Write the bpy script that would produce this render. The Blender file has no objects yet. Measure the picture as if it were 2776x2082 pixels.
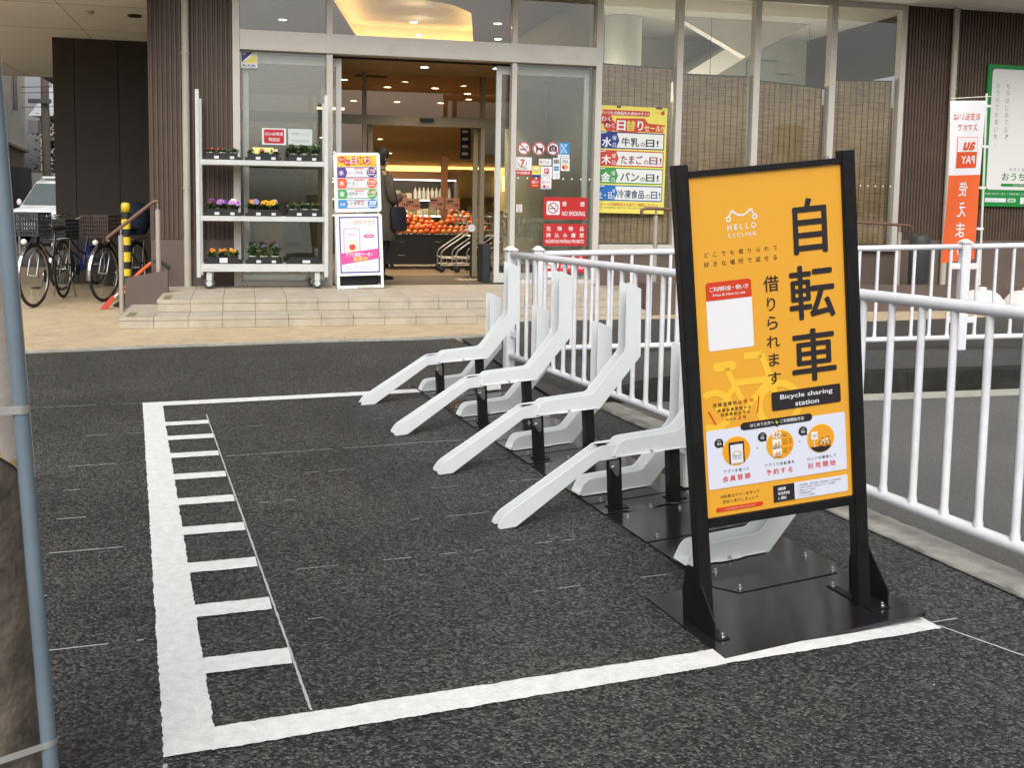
import bpy, bmesh, math, random
from mathutils import Matrix, Vector
from math import radians as R, pi, sin, cos, atan2, sqrt
C = bpy.context.scene.collection
sc = bpy.context.scene

# ------------------------------------------------------------------ camera
cam = bpy.data.cameras.new('camera')
co = bpy.data.objects.new('camera', cam); C.objects.link(co)
pitch, roll = R(5.0547), R(0.7936)
rt = Vector((1, 0, 0)); fw = Vector((0, cos(pitch), -sin(pitch))); upv = Vector((0, sin(pitch), cos(pitch)))
r2 = rt * cos(roll) + upv * sin(roll); u2 = upv * cos(roll) - rt * sin(roll)
co.matrix_world = Matrix(((r2.x, u2.x, -fw.x, 0), (r2.y, u2.y, -fw.y, 0), (r2.z, u2.z, -fw.z, 1.3), (0, 0, 0, 1)))
cam.sensor_width = 36; cam.lens = 2703.07 / 2776 * 36
cam.shift_x, cam.shift_y = 0.02807, -0.0911
cam.clip_start, cam.clip_end = 0.05, 600
sc.camera = co

# ------------------------------------------------------------------ light: bright overcast
w = bpy.data.worlds.new('World'); sc.world = w; w.use_nodes = True
nt = w.node_tree; bg = nt.nodes['Background']
sky = nt.nodes.new('ShaderNodeTexSky'); sky.sky_type = 'NISHITA'; sky.sun_disc = False
SUN_EL, SUN_AZ = R(47), R(184)          # sun high, behind the camera
sky.sun_elevation = SUN_EL; sky.sun_rotation = SUN_AZ
sky.air_density = 1.0; sky.dust_density = 6.0; sky.ozone_density = 1.0
hsv = nt.nodes.new('ShaderNodeHueSaturation'); hsv.inputs['Saturation'].default_value = 0.22
nt.links.new(sky.outputs[0], hsv.inputs['Color']); nt.links.new(hsv.outputs[0], bg.inputs['Color'])
bg.inputs['Strength'].default_value = 0.15
sl = bpy.data.lights.new('sun', 'SUN'); sl.energy = 1.5; sl.angle = R(60); sl.color = (1, 0.985, 0.965)
so = bpy.data.objects.new('sun', sl); C.objects.link(so)
sd = Vector((sin(SUN_AZ) * cos(SUN_EL), cos(SUN_AZ) * cos(SUN_EL), sin(SUN_EL)))
so.rotation_euler = sd.to_track_quat('Z', 'Y').to_euler()
sc.view_settings.view_transform = 'Standard'; sc.view_settings.look = 'None'
sc.view_settings.exposure = 0.08; sc.view_settings.gamma = 1.0
sc.cycles.use_denoising = True
sc.cycles.max_bounces = 8; sc.cycles.transparent_max_bounces = 16; sc.cycles.caustics_reflective = False; sc.cycles.caustics_refractive = False
try: sc.cycles.sample_clamp_indirect = 4.0
except Exception: pass

# ------------------------------------------------------------------ frames
F0 = Vector((-3.39967, 9.23353, 0)); FA = R(13.4118)     # shop front: x along it, y into the shop
MF = Matrix.Translation(F0) @ Matrix.Rotation(FA, 4, 'Z')
MS = Matrix.Rotation(R(19.5139), 4, 'Z')                 # parking box: x across, y away from the camera
I4 = Matrix.Identity(4)
def T(x, y, z): return Matrix.Translation((x, y, z))
def RZ(d): return Matrix.Rotation(R(d), 4, 'Z')
def RX(d): return Matrix.Rotation(R(d), 4, 'X')
def RY(d): return Matrix.Rotation(R(d), 4, 'Y')
def fpt(u, v, z=0): return MF @ Vector((u, v, z))

# ------------------------------------------------------------------ materials
MATS = {}
def srgb(h):
    h = h.lstrip('#'); c = [int(h[i:i + 2], 16) / 255 for i in (0, 2, 4)]
    return tuple(x / 12.92 if x <= .04045 else ((x + .055) / 1.055) ** 2.4 for x in c)
def mat(name, col=(.5, .5, .5), rough=.5, metal=0., var=0., vs=6., bump=0., bs=80., spec=.5, coat=0., emit=None, es=1., stain=0.):
    if name in MATS: return MATS[name]
    if isinstance(col, str): col = srgb(col)
    m = bpy.data.materials.new(name); m.use_nodes = True; MATS[name] = m
    t = m.node_tree; p = t.nodes['Principled BSDF']
    p.inputs['Base Color'].default_value = (*col, 1); p.inputs['Roughness'].default_value = rough
    p.inputs['Metallic'].default_value = metal; p.inputs['Specular IOR Level'].default_value = spec
    p.inputs['Coat Weight'].default_value = coat
    if emit:
        p.inputs['Emission Color'].default_value = (*emit, 1); p.inputs['Emission Strength'].default_value = es
    if var or bump or stain:
        tc = t.nodes.new('ShaderNodeTexCoord')
    if var or stain:
        n = t.nodes.new('ShaderNodeTexNoise'); n.inputs['Scale'].default_value = vs; n.inputs['Detail'].default_value = 6
        n.inputs['Roughness'].default_value = .65
        t.links.new(tc.outputs['Object'], n.inputs['Vector'])
        r = t.nodes.new('ShaderNodeValToRGB'); v = var + stain
        r.color_ramp.elements[0].position = .3; r.color_ramp.elements[1].position = .7
        r.color_ramp.elements[0].color = (*[max(0, c * (1 - v)) for c in col], 1)
        r.color_ramp.elements[1].color = (*[min(1, c * (1 + var)) for c in col], 1)
        t.links.new(n.outputs['Fac'], r.inputs['Fac']); t.links.new(r.outputs['Color'], p.inputs['Base Color'])
        mr = t.nodes.new('ShaderNodeMapRange'); mr.inputs['To Min'].default_value = max(0, rough - .08); mr.inputs['To Max'].default_value = min(1, rough + .1)
        t.links.new(n.outputs['Fac'], mr.inputs['Value']); t.links.new(mr.outputs['Result'], p.inputs['Roughness'])
    if bump:
        n2 = t.nodes.new('ShaderNodeTexNoise'); n2.inputs['Scale'].default_value = bs; n2.inputs['Detail'].default_value = 4
        t.links.new(tc.outputs['Object'], n2.inputs['Vector'])
        b = t.nodes.new('ShaderNodeBump'); b.inputs['Strength'].default_value = bump; b.inputs['Distance'].default_value = .004
        t.links.new(n2.outputs['Fac'], b.inputs['Height']); t.links.new(b.outputs['Normal'], p.inputs['Normal'])
    return m
def emat(name, col, s):
    if name in MATS: return MATS[name]
    m = bpy.data.materials.new(name); m.use_nodes = True; MATS[name] = m
    t = m.node_tree; t.nodes.clear(); o = t.nodes.new('ShaderNodeOutputMaterial'); e = t.nodes.new('ShaderNodeEmission')
    e.inputs[0].default_value = (*col, 1); e.inputs[1].default_value = s; t.links.new(e.outputs[0], o.inputs[0]); return m
def glassmat(name, tint=(.93, .95, .93), refl=1.0, base=.06):
    m = bpy.data.materials.new(name); m.use_nodes = True; MATS[name] = m
    t = m.node_tree; t.nodes.clear(); o = t.nodes.new('ShaderNodeOutputMaterial')
    tr = t.nodes.new('ShaderNodeBsdfTransparent'); tr.inputs[0].default_value = (*tint, 1)
    g = t.nodes.new('ShaderNodeBsdfGlossy'); g.inputs['Roughness'].default_value = .01; g.inputs[0].default_value = (refl, refl, refl, 1)
    lw = t.nodes.new('ShaderNodeLayerWeight'); lw.inputs[0].default_value = .5
    pw = t.nodes.new('ShaderNodeMath'); pw.operation = 'POWER'; pw.inputs[1].default_value = 4
    t.links.new(lw.outputs['Facing'], pw.inputs[0])
    ad = t.nodes.new('ShaderNodeMath'); ad.operation = 'ADD'; ad.inputs[1].default_value = base; t.links.new(pw.outputs[0], ad.inputs[0])
    mx = t.nodes.new('ShaderNodeMixShader'); t.links.new(ad.outputs[0], mx.inputs[0]); t.links.new(tr.outputs[0], mx.inputs[1]); t.links.new(g.outputs[0], mx.inputs[2])
    t.links.new(mx.outputs[0], o.inputs[0]); return m

def asphalt(name, lo, hi, scale, bumps=1.0, lightfleck=.0):
    m = bpy.data.materials.new(name); m.use_nodes = True; MATS[name] = m
    t = m.node_tree; p = t.nodes['Principled BSDF']; L = t.links.new
    tc = t.nodes.new('ShaderNodeTexCoord')
    vo = t.nodes.new('ShaderNodeTexVoronoi'); vo.inputs['Scale'].default_value = scale; L(tc.outputs['Object'], vo.inputs['Vector'])
    vo2 = t.nodes.new('ShaderNodeTexVoronoi'); vo2.inputs['Scale'].default_value = scale * 2.3; L(tc.outputs['Object'], vo2.inputs['Vector'])
    nz = t.nodes.new('ShaderNodeTexNoise'); nz.inputs['Scale'].default_value = 1.3; nz.inputs['Detail'].default_value = 5; L(tc.outputs['Object'], nz.inputs['Vector'])
    nf = t.nodes.new('ShaderNodeTexNoise'); nf.inputs['Scale'].default_value = scale * .8; nf.inputs['Detail'].default_value = 6; nf.inputs['Roughness'].default_value = .75; L(tc.outputs['Object'], nf.inputs['Vector'])
    bw = t.nodes.new('ShaderNodeSeparateColor'); L(vo.outputs['Color'], bw.inputs[0])
    ad = t.nodes.new('ShaderNodeMath'); ad.operation = 'MULTIPLY_ADD'; ad.inputs[1].default_value = .75; L(bw.outputs[0], ad.inputs[0]); L(nf.outputs['Fac'], ad.inputs[2])
    ad2 = t.nodes.new('ShaderNodeMath'); ad2.operation = 'MULTIPLY_ADD'; ad2.inputs[1].default_value = .5; L(nz.outputs['Fac'], ad2.inputs[0]); L(ad.outputs[0], ad2.inputs[2])
    r = t.nodes.new('ShaderNodeValToRGB'); e = r.color_ramp.elements
    e[0].position = .55; e[0].color = (*lo, 1); e[1].position = 1.0; e[1].color = (*hi, 1)
    e2 = r.color_ramp.elements.new(.78); e2.color = (*[(a + b) * .36 for a, b in zip(lo, hi)], 1)
    sc2 = t.nodes.new('ShaderNodeMath'); sc2.operation = 'MULTIPLY'; sc2.inputs[1].default_value = .62; L(ad2.outputs[0], sc2.inputs[0]); ad2 = sc2
    L(ad2.outputs[0], r.inputs['Fac'])
    last = r.outputs['Color']
    if lightfleck:
        gt = t.nodes.new('ShaderNodeMath'); gt.operation = 'GREATER_THAN'; gt.inputs[1].default_value = 1 - lightfleck
        s2 = t.nodes.new('ShaderNodeSeparateColor'); L(vo2.outputs['Color'], s2.inputs[0]); L(s2.outputs[1], gt.inputs[0])
        mx = t.nodes.new('ShaderNodeMix'); mx.data_type = 'RGBA'; mx.inputs[7].default_value = (.3, .29, .27, 1)
        L(gt.outputs[0], mx.inputs[0]); L(last, mx.inputs[6]); last = mx.outputs[2]
    L(last, p.inputs['Base Color'])
    p.inputs['Roughness'].default_value = .62; p.inputs['Specular IOR Level'].default_value = .45
    sm = t.nodes.new('ShaderNodeMath'); sm.operation = 'MULTIPLY_ADD'; sm.inputs[1].default_value = .35; L(vo2.outputs['Distance'], sm.inputs[0]); L(vo.outputs['Distance'], sm.inputs[2])
    b = t.nodes.new('ShaderNodeBump'); b.inputs['Strength'].default_value = bumps; b.inputs['Distance'].default_value = .008; b.invert = True
    L(sm.outputs[0], b.inputs['Height']); L(b.outputs['Normal'], p.inputs['Normal'])
    return m

WHITE = mat('white_steel', (.655, .685, .685), .36, var=.03, vs=9)
FENCEW = mat('white_fence_paint', (.78, .78, .81), .33, var=.05, vs=7, stain=.1)
BLACKM = mat('black_steel', (.008, .008, .0085), .42, spec=.3, var=.3, vs=14)
PLATE = mat('black_plate', (.010, .0105, .0115), .16, spec=.6, var=.3, vs=5)
STEEL = mat('zinc_steel', (.62, .62, .6), .28, metal=1, var=.15, vs=40)
ALU = mat('anodised_frame', (.56, .53, .48), .42, metal=.1, var=.06, vs=3)
LEAF = mat('door_leaf_frame', (.54, .55, .52), .45, metal=.1, var=.05)
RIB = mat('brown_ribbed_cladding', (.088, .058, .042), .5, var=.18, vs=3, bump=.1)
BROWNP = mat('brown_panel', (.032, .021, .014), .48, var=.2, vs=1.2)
BROWNW = mat('brown_wall', (.118, .084, .070), .6, var=.12, vs=2.2, bump=.15)
SOFF = mat('soffit_board', (.83, .83, .81), .7, var=.04, vs=1)
TILE = mat('beige_tile', (.44, .385, .30), .5, var=.13, vs=5, stain=.06, bump=.12, bs=120)
GROUT = mat('dark_grout', (.10, .085, .065), .8, var=.3, vs=20)
CONC = mat('concrete', (.34, .325, .285), .8, var=.25, vs=9, bump=.5, bs=60, stain=.12)
CONCD = mat('dark_wet_concrete', (.022, .021, .0185), .8, spec=.2, var=.5, vs=6, bump=.5, bs=60)
GLASS = glassmat('clear_glass', base=.085)
DARK = mat('dark_rubber', (.012, .012, .012), .6, var=.3)
PW = mat('print_white', (.72, .72, .74), .42)
def pc(h, rough=.42): return mat('print_' + h.strip('#'), tuple(c * .84 for c in srgb(h)), rough)

# ------------------------------------------------------------------ mesh builder
class MB:
    def __init__(s): s.v = []; s.f = []; s.mi = []; s.mats = []; s.sm = []; s.M = I4; s.cur = 0; s.smooth = False
    def mat(s, m):
        if m not in s.mats: s.mats.append(m)
        s.cur = s.mats.index(m); return s
    def add(s, vs, fs, smooth=None):
        o = len(s.v); M = s.M
        s.v += [tuple(M @ Vector(p)) for p in vs]
        for f in fs: s.f.append([o + i for i in f]); s.mi.append(s.cur); s.sm.append(s.smooth if smooth is None else smooth)
        return s
    def box(s, x0, x1, y0, y1, z0, z1):
        return s.add([(x0, y0, z0), (x1, y0, z0), (x1, y1, z0), (x0, y1, z0), (x0, y0, z1), (x1, y0, z1), (x1, y1, z1), (x0, y1, z1)],
                     [(0, 3, 2, 1), (4, 5, 6, 7), (0, 1, 5, 4), (1, 2, 6, 5), (2, 3, 7, 6), (3, 0, 4, 7)])
    def prism(s, poly, a, b, axis='y'):      # poly: (x,z) for axis y, (x,y) for axis z, (y,z) for axis x
        n = len(poly)
        def P(p, t): return (p[0], t, p[1]) if axis == 'y' else ((p[0], p[1], t) if axis == 'z' else (t, p[0], p[1]))
        vs = [P(p, a) for p in poly] + [P(p, b) for p in poly]
        fs = [tuple(range(n)), tuple(range(2 * n - 1, n - 1, -1))] + [(i, i + n, (i + 1) % n + n, (i + 1) % n) for i in range(n)]
        return s.add(vs, fs)
    def rings(s, rs, cap=True, closed=False, smooth=True, strip=False):
        n = len(rs[0]); vs = [p for r in rs for p in r]; fs = []
        m = len(rs)
        for i in range(m if closed else m - 1):
            for j in range(n - 1 if strip else n): fs.append((i * n + j, i * n + (j + 1) % n, ((i + 1) % m) * n + (j + 1) % n, ((i + 1) % m) * n + j))
        s.add(vs, fs, smooth)
        if cap and not closed: s.add(rs[0][::-1], [tuple(range(n))], False); s.add(rs[-1], [tuple(range(n))], False)
        return s
    def tube(s, pts, r, n=10, closed=False, cap=True):
        pts = [Vector(p) for p in pts]; m = len(pts); rr = r if isinstance(r, (list, tuple)) else [r] * m
        rs = []; ref = None
        for i, p in enumerate(pts):
            if closed: d = pts[(i + 1) % m] - pts[i - 1]
            else: d = pts[min(i + 1, m - 1)] - pts[max(i - 1, 0)]
            d.normalize()
            if ref is None:
                ref = Vector((0, 0, 1)) if abs(d.z) < .9 else Vector((1, 0, 0))
            a = (ref - d * ref.dot(d)).normalized(); b = d.cross(a); ref = a
            # mitre correction
            rs.append([tuple(p + (a * cos(2 * pi * k / n) + b * sin(2 * pi * k / n)) * rr[i]) for k in range(n)])
        return s.rings(rs, cap, closed)
    def cyl(s, c, r, z0, z1, n=20, r2=None):
        r2 = r if r2 is None else r2
        return s.rings([[(c[0] + r * cos(2 * pi * k / n), c[1] + r * sin(2 * pi * k / n), z0) for k in range(n)],
                        [(c[0] + r2 * cos(2 * pi * k / n), c[1] + r2 * sin(2 * pi * k / n), z1) for k in range(n)]])
    def lathe(s, prof, c=(0, 0), n=20, cap=True):
        return s.rings([[(c[0] + r * cos(2 * pi * k / n), c[1] + r * sin(2 * pi * k / n), z) for k in range(n)] for r, z in prof], cap)
    def sphere(s, c, r, n=10, m=6, sc=(1, 1, 1)):
        rs = []
        for i in range(m + 1):
            t = pi * i / m; q = max(sin(t), .02)
            rs.append([(c[0] + r * sc[0] * q * cos(2 * pi * k / n), c[1] + r * sc[1] * q * sin(2 * pi * k / n), c[2] - r * sc[2] * cos(t)) for k in range(n)])
        return s.rings(rs)
    def quad(s, a, b, c, d): return s.add([a, b, c, d], [(0, 1, 2, 3)])
    def build(s, name, parent=None, bevel=0, world=None, segs=2):
        me = bpy.data.meshes.new(name); me.from_pydata(s.v, [], s.f)
        for m in s.mats: me.materials.append(m)
        me.polygons.foreach_set('material_index', s.mi); me.polygons.foreach_set('use_smooth', s.sm); me.update()
        bm = bmesh.new(); bm.from_mesh(me)
        if bevel:
            bmesh.ops.remove_doubles(bm, verts=bm.verts, dist=1e-5)
            bmesh.ops.recalc_face_normals(bm, faces=bm.faces)
            es = [e for e in bm.edges if len(e.link_faces) == 2 and e.calc_face_angle(0) > R(28)]
            bmesh.ops.bevel(bm, geom=es, offset=bevel, segments=segs, affect='EDGES', clamp_overlap=True)
        else: bmesh.ops.recalc_face_normals(bm, faces=bm.faces)
        bm.normal_update()
        if not bevel and all(abs(f.normal.z) > .6 for f in bm.faces):      # open ground sheets face upwards
            fl_ = [f for f in bm.faces if f.normal.z < 0]
            if len(fl_) in (len(bm.faces),) or not any(len(e.link_faces) > 2 for e in bm.edges): bmesh.ops.reverse_faces(bm, faces=fl_) if fl_ and not all(len(e.link_faces) == 2 for e in bm.edges) else None
        bm.to_mesh(me); bm.free()
        o = bpy.data.objects.new(name, me); C.objects.link(o)
        if parent: o.parent = parent
        elif world is not None: o.matrix_world = world
        return o
def tag(o, label, cat, group=None):
    o['label'] = label; o['category'] = cat
    if group: o['group'] = group
    return o
def thing(name, label, cat, M, group=None):
    o = bpy.data.objects.new(name, None); C.objects.link(o); o.matrix_world = M; o.empty_display_size = .1
    return tag(o, label, cat, group)
def struct(o, kind='structure'): o['kind'] = kind; return o
def copy_tree(o, parent=None):
    c = o.copy(); C.objects.link(c)
    if parent is not None: c.parent = parent
    for ch in list(o.children): copy_tree(ch, c)
    return c

# ------------------------------------------------------------------ lettering and flat artwork
TX = {}
def glyphs(s):
    k = s
    if k not in TX:
        c = bpy.data.curves.new('lettering', 'FONT'); c.body = s; c.size = 1; c.resolution_u = 3
        o = bpy.data.objects.new('lettering', c); C.objects.link(o)
        me = bpy.data.meshes.new_from_object(o, depsgraph=bpy.context.evaluated_depsgraph_get()) if False else o.to_mesh()
        vs = [(v.co.x, v.co.y) for v in me.vertices]; fs = [tuple(p.vertices) for p in me.polygons]
        o.to_mesh_clear(); bpy.data.objects.remove(o); bpy.data.curves.remove(c)
        TX[k] = (vs, fs)
    return TX[k]
class Sheet(MB):
    """flat print: x right, z up, printed layers stand proud towards -y"""
    def __init__(s, step=.0006): super().__init__(); s.step = step; s.flip = 1
    def at(s, x, z, L): return (x * s.flip, -s.step * L, z)
    def poly(s, pts, m, L=1):
        s.mat(m); return s.add([s.at(x, z, L) for x, z in pts], [tuple(range(len(pts)))])
    def rect(s, x0, z0, x1, z1, m, L=1): return s.poly([(x0, z0), (x1, z0), (x1, z1), (x0, z1)], m, L)
    def rrect(s, x0, z0, x1, z1, r, m, L=1, n=5):
        r = min(r, (x1 - x0) / 2 * .999, (z1 - z0) / 2 * .999); pts = []
        for cx, cz, a0 in ((x1 - r, z0 + r, -90), (x1 - r, z1 - r, 0), (x0 + r, z1 - r, 90), (x0 + r, z0 + r, 180)):
            pts += [(cx + r * cos(R(a0 + 90 * k / n)), cz + r * sin(R(a0 + 90 * k / n))) for k in range(n + 1)]
        return s.poly(pts, m, L)
    def disc(s, x, z, r, m, L=1, n=28, sx=1.): return s.poly([(x + r * sx * cos(2 * pi * k / n), z + r * sin(2 * pi * k / n)) for k in range(n)], m, L)
    def ring(s, x, z, r, t, m, L=1, n=32, a0=0, a1=360):
        s.mat(m)
        for k in range(n):
            A = R(a0 + (a1 - a0) * k / n); B = R(a0 + (a1 - a0) * (k + 1) / n)
            s.add([s.at(x + q * cos(a), z + q * sin(a), L) for q, a in ((r, A), (r, B), (r - t, B), (r - t, A))], [(0, 1, 2, 3)])
        return s
    def line(s, pts, t, m, L=1):
        for (x0, z0), (x1, z1) in zip(pts, pts[1:]):
            d = sqrt((x1 - x0) ** 2 + (z1 - z0) ** 2) or 1; nx, nz = -(z1 - z0) / d * t / 2, (x1 - x0) / d * t / 2
            s.poly([(x0 + nx, z0 + nz), (x0 - nx, z0 - nz), (x1 - nx, z1 - nz), (x1 + nx, z1 + nz)], m, L)
        return s
    def text(s, t, x, z, w, h, m, L=2, bold=.0, skew=0.):
        """fit the string into the box x..x+w, z..z+h (h may be None: keep proportions)"""
        vs, fs = glyphs(t)
        if not vs: return s
        x0 = min(v[0] for v in vs); x1 = max(v[0] for v in vs); z0 = min(v[1] for v in vs); z1 = max(v[1] for v in vs)
        sx = w / max(x1 - x0, 1e-4); sz = sx if h is None else h / max(z1 - z0, 1e-4)
        s.mat(m)
        if bold: k = min(1, .75 + .0); w -= 2 * bold * sx; sx = w / max(x1 - x0, 1e-4); x += bold * sx
        for i, (ox, oz) in enumerate(((0, 0),) if not bold else ((bold, 0), (-bold, 0), (0, bold * .8), (0, -bold * .8))):
            s.add([s.at(x + (a - x0 + ox) * sx + skew * (b - z0) * sz, z + (b - z0 + oz) * sz, L + .07 * i) for a, b in vs], fs)
        return s
    def latin(s, t, x, z, w, h, m, L=2, bold=.02):       # wide spaced capitals
        wd = {'I': .28, 'L': .62, 'E': .66, 'H': .86, 'O': 1.02, 'C': .92, 'Y': .84, 'N': .88, 'G': .95}
        tot = sum(wd[c] for c in t); gap = (w - tot * h * .92) / (len(t) - 1)
        for c in t:
            s.text(c, x, z, wd[c] * h * .92, h, m, L, bold); x += wd[c] * h * .92 + gap
        return s
    def spaced(s, t, x, z, w, h, m, L=2, bold=0.):      # characters spread evenly over the width
        n = len(t); cw = h; st = (w - cw) / max(n - 1, 1)
        for i, ch in enumerate(t):
            vs, fs = glyphs(ch)
            if not vs: continue
            s.mat(m)
            for q, (ox, oz) in enumerate(((0, 0),) if not bold else ((bold, 0), (-bold, 0), (0, bold * .8), (0, -bold * .8))): s.add([s.at(x + i * st + (a + ox) * cw / .95, z + (b + oz + .08) * h / .95, L + .07 * q) for a, b in vs], fs)
        return s
# ================================================================== GROUND
random.seed(5)
def sstep(a, b, x):
    t = max(0, min(1, (x - a) / (b - a))); return t * t * (3 - 2 * t)
MFI = MF.inverted()
def ground_z(u, v):
    z = 0.
    if 1.87 < u < 2.8 and 1.6 < v < 7.4:
        b = .052 * (min(u, 2.42) - 1.87)
        if u > 2.5: b *= 1 - sstep(2.5, 2.8, u)
        z += b * sstep(2.45, 2.95, v) * (1 - sstep(6.8, 7.4, v))
    if .42 < u <= 1.87 and 1.3 < v < 7.4:      # shallow gully beside the plates
        b = -.0608 * (1.87 - u) if u > 1.4 else -.0286 * sstep(.42, 1.45, u) / sstep(.42, 1.45, 1.4)
        b2 = -.0608 * (1.87 - u) if u > 1.58 else -.0177 * sstep(1.1, 1.6, u)
        k = sstep(2.5, 3.3, v); z += (b * k + b2 * (1 - k)) * sstep(1.3, 2.1, v) * (1 - sstep(5.95, 6.42, v))
    p = MFI @ (MS @ Vector((u, v, 0)))
    z += .045 * sstep(-2.7, -1.3, p.y)
    return z
ASPH = asphalt('coarse_asphalt', (.008, .008, .0078), (.15, .144, .134), 116, 1.0, .003)
ASPHG = asphalt('worn_grey_asphalt', (.10, .0975, .0925), (.225, .217, .203), 200, .45)
ASPHD = asphalt('dark_driveway_asphalt', (.03, .0295, .028), (.115, .112, .104), 150, .5, .004)
PAINT = mat('road_paint', (.74, .74, .725), .62, var=.06, vs=30, stain=.1, bump=1.0, bs=150)
CHALK = mat('chalk', (.40, .40, .385), .9)
b = MB().mat(mat('far_asphalt', (.07, .068, .064), .8, var=.15, vs=.4)).quad((-300, -60, -.03), (300, -60, -.03), (300, 500, -.03), (-300, 500, -.03))
struct(b.build('ground'))
b = MB().mat(ASPH)
us = [-7 + .25 * i for i in range(28)] + [.05 * i for i in range(0, 38)] + [1.87, 1.95, 2.05, 2.15, 2.25, 2.35, 2.42, 2.5, 2.57, 2.64, 2.72, 2.8]
vs_ = [-3 + .5 * i for i in range(9)] + [1.6 + .07 * i for i in range(140)]
us = sorted(set(round(x, 3) for x in us))
b.add([(u, v, ground_z(u, v)) for v in vs_ for u in us], [(j * len(us) + i, j * len(us) + i + 1, (j + 1) * len(us) + i + 1, (j + 1) * len(us) + i) for j in range(len(vs_) - 1) for i in range(len(us) - 1)], True)
struct(b.build('parking_lot', world=MS))

def seat(q, up):       # put a measured ground point on the uneven surface
    for _ in range(2):
        z = ground_z(q[0], q[1]); p = (q[0] * (1.3 - z) / 1.3, q[1] * (1.3 - z) / 1.3)
    return (p[0], p[1], ground_z(*p) + up)
def painted(name, c0, c1, w0, w1, jit=.0019, step=.008, up=.0042):
    """a painted band from c0 to c1 (box coordinates) with ragged edges"""
    b = MB().mat(PAINT); c0 = Vector(c0); c1 = Vector(c1); d = c1 - c0; L = d.length; d.normalize(); nrm = Vector((-d.y, d.x))
    n = max(2, int(L / step)); vs = []; ja = jb = 0
    for i in range(n + 1):
        t = i / n; w = w0 + (w1 - w0) * t; c = c0 + d * L * t
        ja = .55 * ja + random.uniform(-jit, jit); jb = .55 * jb + random.uniform(-jit, jit)
        e = random.uniform(-jit, jit) if i in (0, n) else 0
        for s, j in ((-1, ja), (0, 0), (1, jb)):
            q = c + nrm * (s * w / 2 + j) + d * e
            vs.append(seat(q, up))
    b.add(vs, [(i * 3 + k, i * 3 + k + 1, i * 3 + k + 4, i * 3 + k + 3) for i in range(n) for k in (0, 1)])
    return struct(b.build(name, world=MS))
painted('painted_line', (.114, 2.328), (.114, 6.6), .122, .118)
painted('painted_line', (.16, 2.378), (2.352, 2.382), .106, .088, up=.0048)
painted('painted_line', (.16, 6.53), (1.86, 6.53), .128, .125, up=.0048)
for v in (5.931, 5.569, 5.176, 4.766, 4.362, 3.963, 3.55, 3.161, 2.769):
    painted('painted_line', (.162, v + .004), (.408 + random.uniform(-.004, .004), v - .004), .1, .1, up=.0048)
b = MB().mat(CHALK)
def chalk(p0, p1, keep, wd=.005):
    p0 = Vector(p0); p1 = Vector(p1); d = p1 - p0; L = d.length; d.normalize(); n = Vector((-d.y, d.x)); t = 0; on = True
    while t < L:
        l = random.uniform(.012, .05)
        if random.random() < .6: on = random.random() < keep
        if on:
            w2 = wd * random.uniform(.35, .6); a = p0 + d * t + n * random.uniform(-.001, .001); c = p0 + d * min(t + l, L)
            b.add([seat(q, .003) for q in (a - n * w2, a + n * w2, c + n * w2, c - n * w2)], [(0, 1, 2, 3)])
        t += l
chalk((.415, 2.44), (.415, 6.15), 1, .0075)
chalk((.44, 5.1), (1.72, 5.095), .8, .006); chalk((-.3, 5.11), (.04, 5.1), .7, .007)
for v, k in ((5.75, .22), (4.68, .2), (4.26, .25), (3.85, .2), (3.43, .25), (3.0, .15)):
    chalk((.5, v), (1.8, v - .005), k, .0045); chalk((-.3, v + .01), (.03, v), .3, .007)
chalk((-1.4, 6.66), (.05, 6.6), .7, .006); chalk((2.36, 2.36), (2.56, 1.75), .95, .008); chalk((2.35, 2.385), (2.46, 2.385), .9, .006); chalk((.055, 2.3), (.05, 1.9), .6, .009)
for _ in range(70):
    u, v = random.uniform(-2, 2.7), random.uniform(1.4, 6.5); chalk((u, v), (u + .004, v + .004), 1, .006)
struct(b.build('chalk_line', world=MS))
# concrete strip under the near fence, grey lane, kerb, raised driveway
b = MB().mat(CONC)
edge = [(2.803 + random.uniform(-.012, .012), 1.2 + .06 * i) for i in range(101)]
vs = []
for (u, v) in edge: vs += [(u, v, .003), (u + .004, v, .014), (2.968 + random.uniform(-.008, .008), v, .014)]
b.add(vs, [(i * 3 + k, i * 3 + k + 1, i * 3 + k + 4, i * 3 + k + 3) for i in range(100) for k in (0, 1)])
struct(b.build('concrete_strip', world=MS))
b = MB().mat(ASPHG).quad((2.79, -4, .006), (14, -4, .006), (14, 9.4, .006), (2.79, 9.4, .006)); struct(b.build('lane', world=MS))
def dz(u, v): return .158 * sstep(3.25, 4.0, u) * (1 - .2 * sstep(-3.2, -1, v)) + .045 * (1 - sstep(3.25, 4, u))
b = MB().mat(ASPHD); uu = [3.1, 3.25, 3.4, 3.55, 3.7, 3.85, 4.0, 4.4, 5, 6, 8, 10, 14]; vv = [-3.58, -3.2, -2.6, -2, -1.4, -.9, -.2]
b.add([(u, v, dz(u, v) - .002) for v in vv for u in uu], [(j * len(uu) + i, j * len(uu) + i + 1, (j + 1) * len(uu) + i + 1, (j + 1) * len(uu) + i) for j in range(len(vv) - 1) for i in range(len(uu) - 1)], True)
struct(b.build('driveway', world=MF))
b = MB().mat(CONCD)
k0 = 3.28
while k0 < 13:
    k1 = k0 + (.6 if k0 > 3.8 else .3); zs = [dz(k0, -3.7), dz(k1, -3.7)]
    pr = [(-3.735, -.02), (-3.718, .97), (-3.7, 1.0), (-3.58, 1.0), (-3.58, -.02)]
    rs = [[(k + e, y, (z - .002) * q if q > 0 else q) for y, q in pr] for k, z, e in ((k0, zs[0], .002), (k1, zs[1], -.002))]
    b.rings(rs, True, smooth=False); k0 = k1
struct(b.build('kerb', world=MF))
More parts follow.
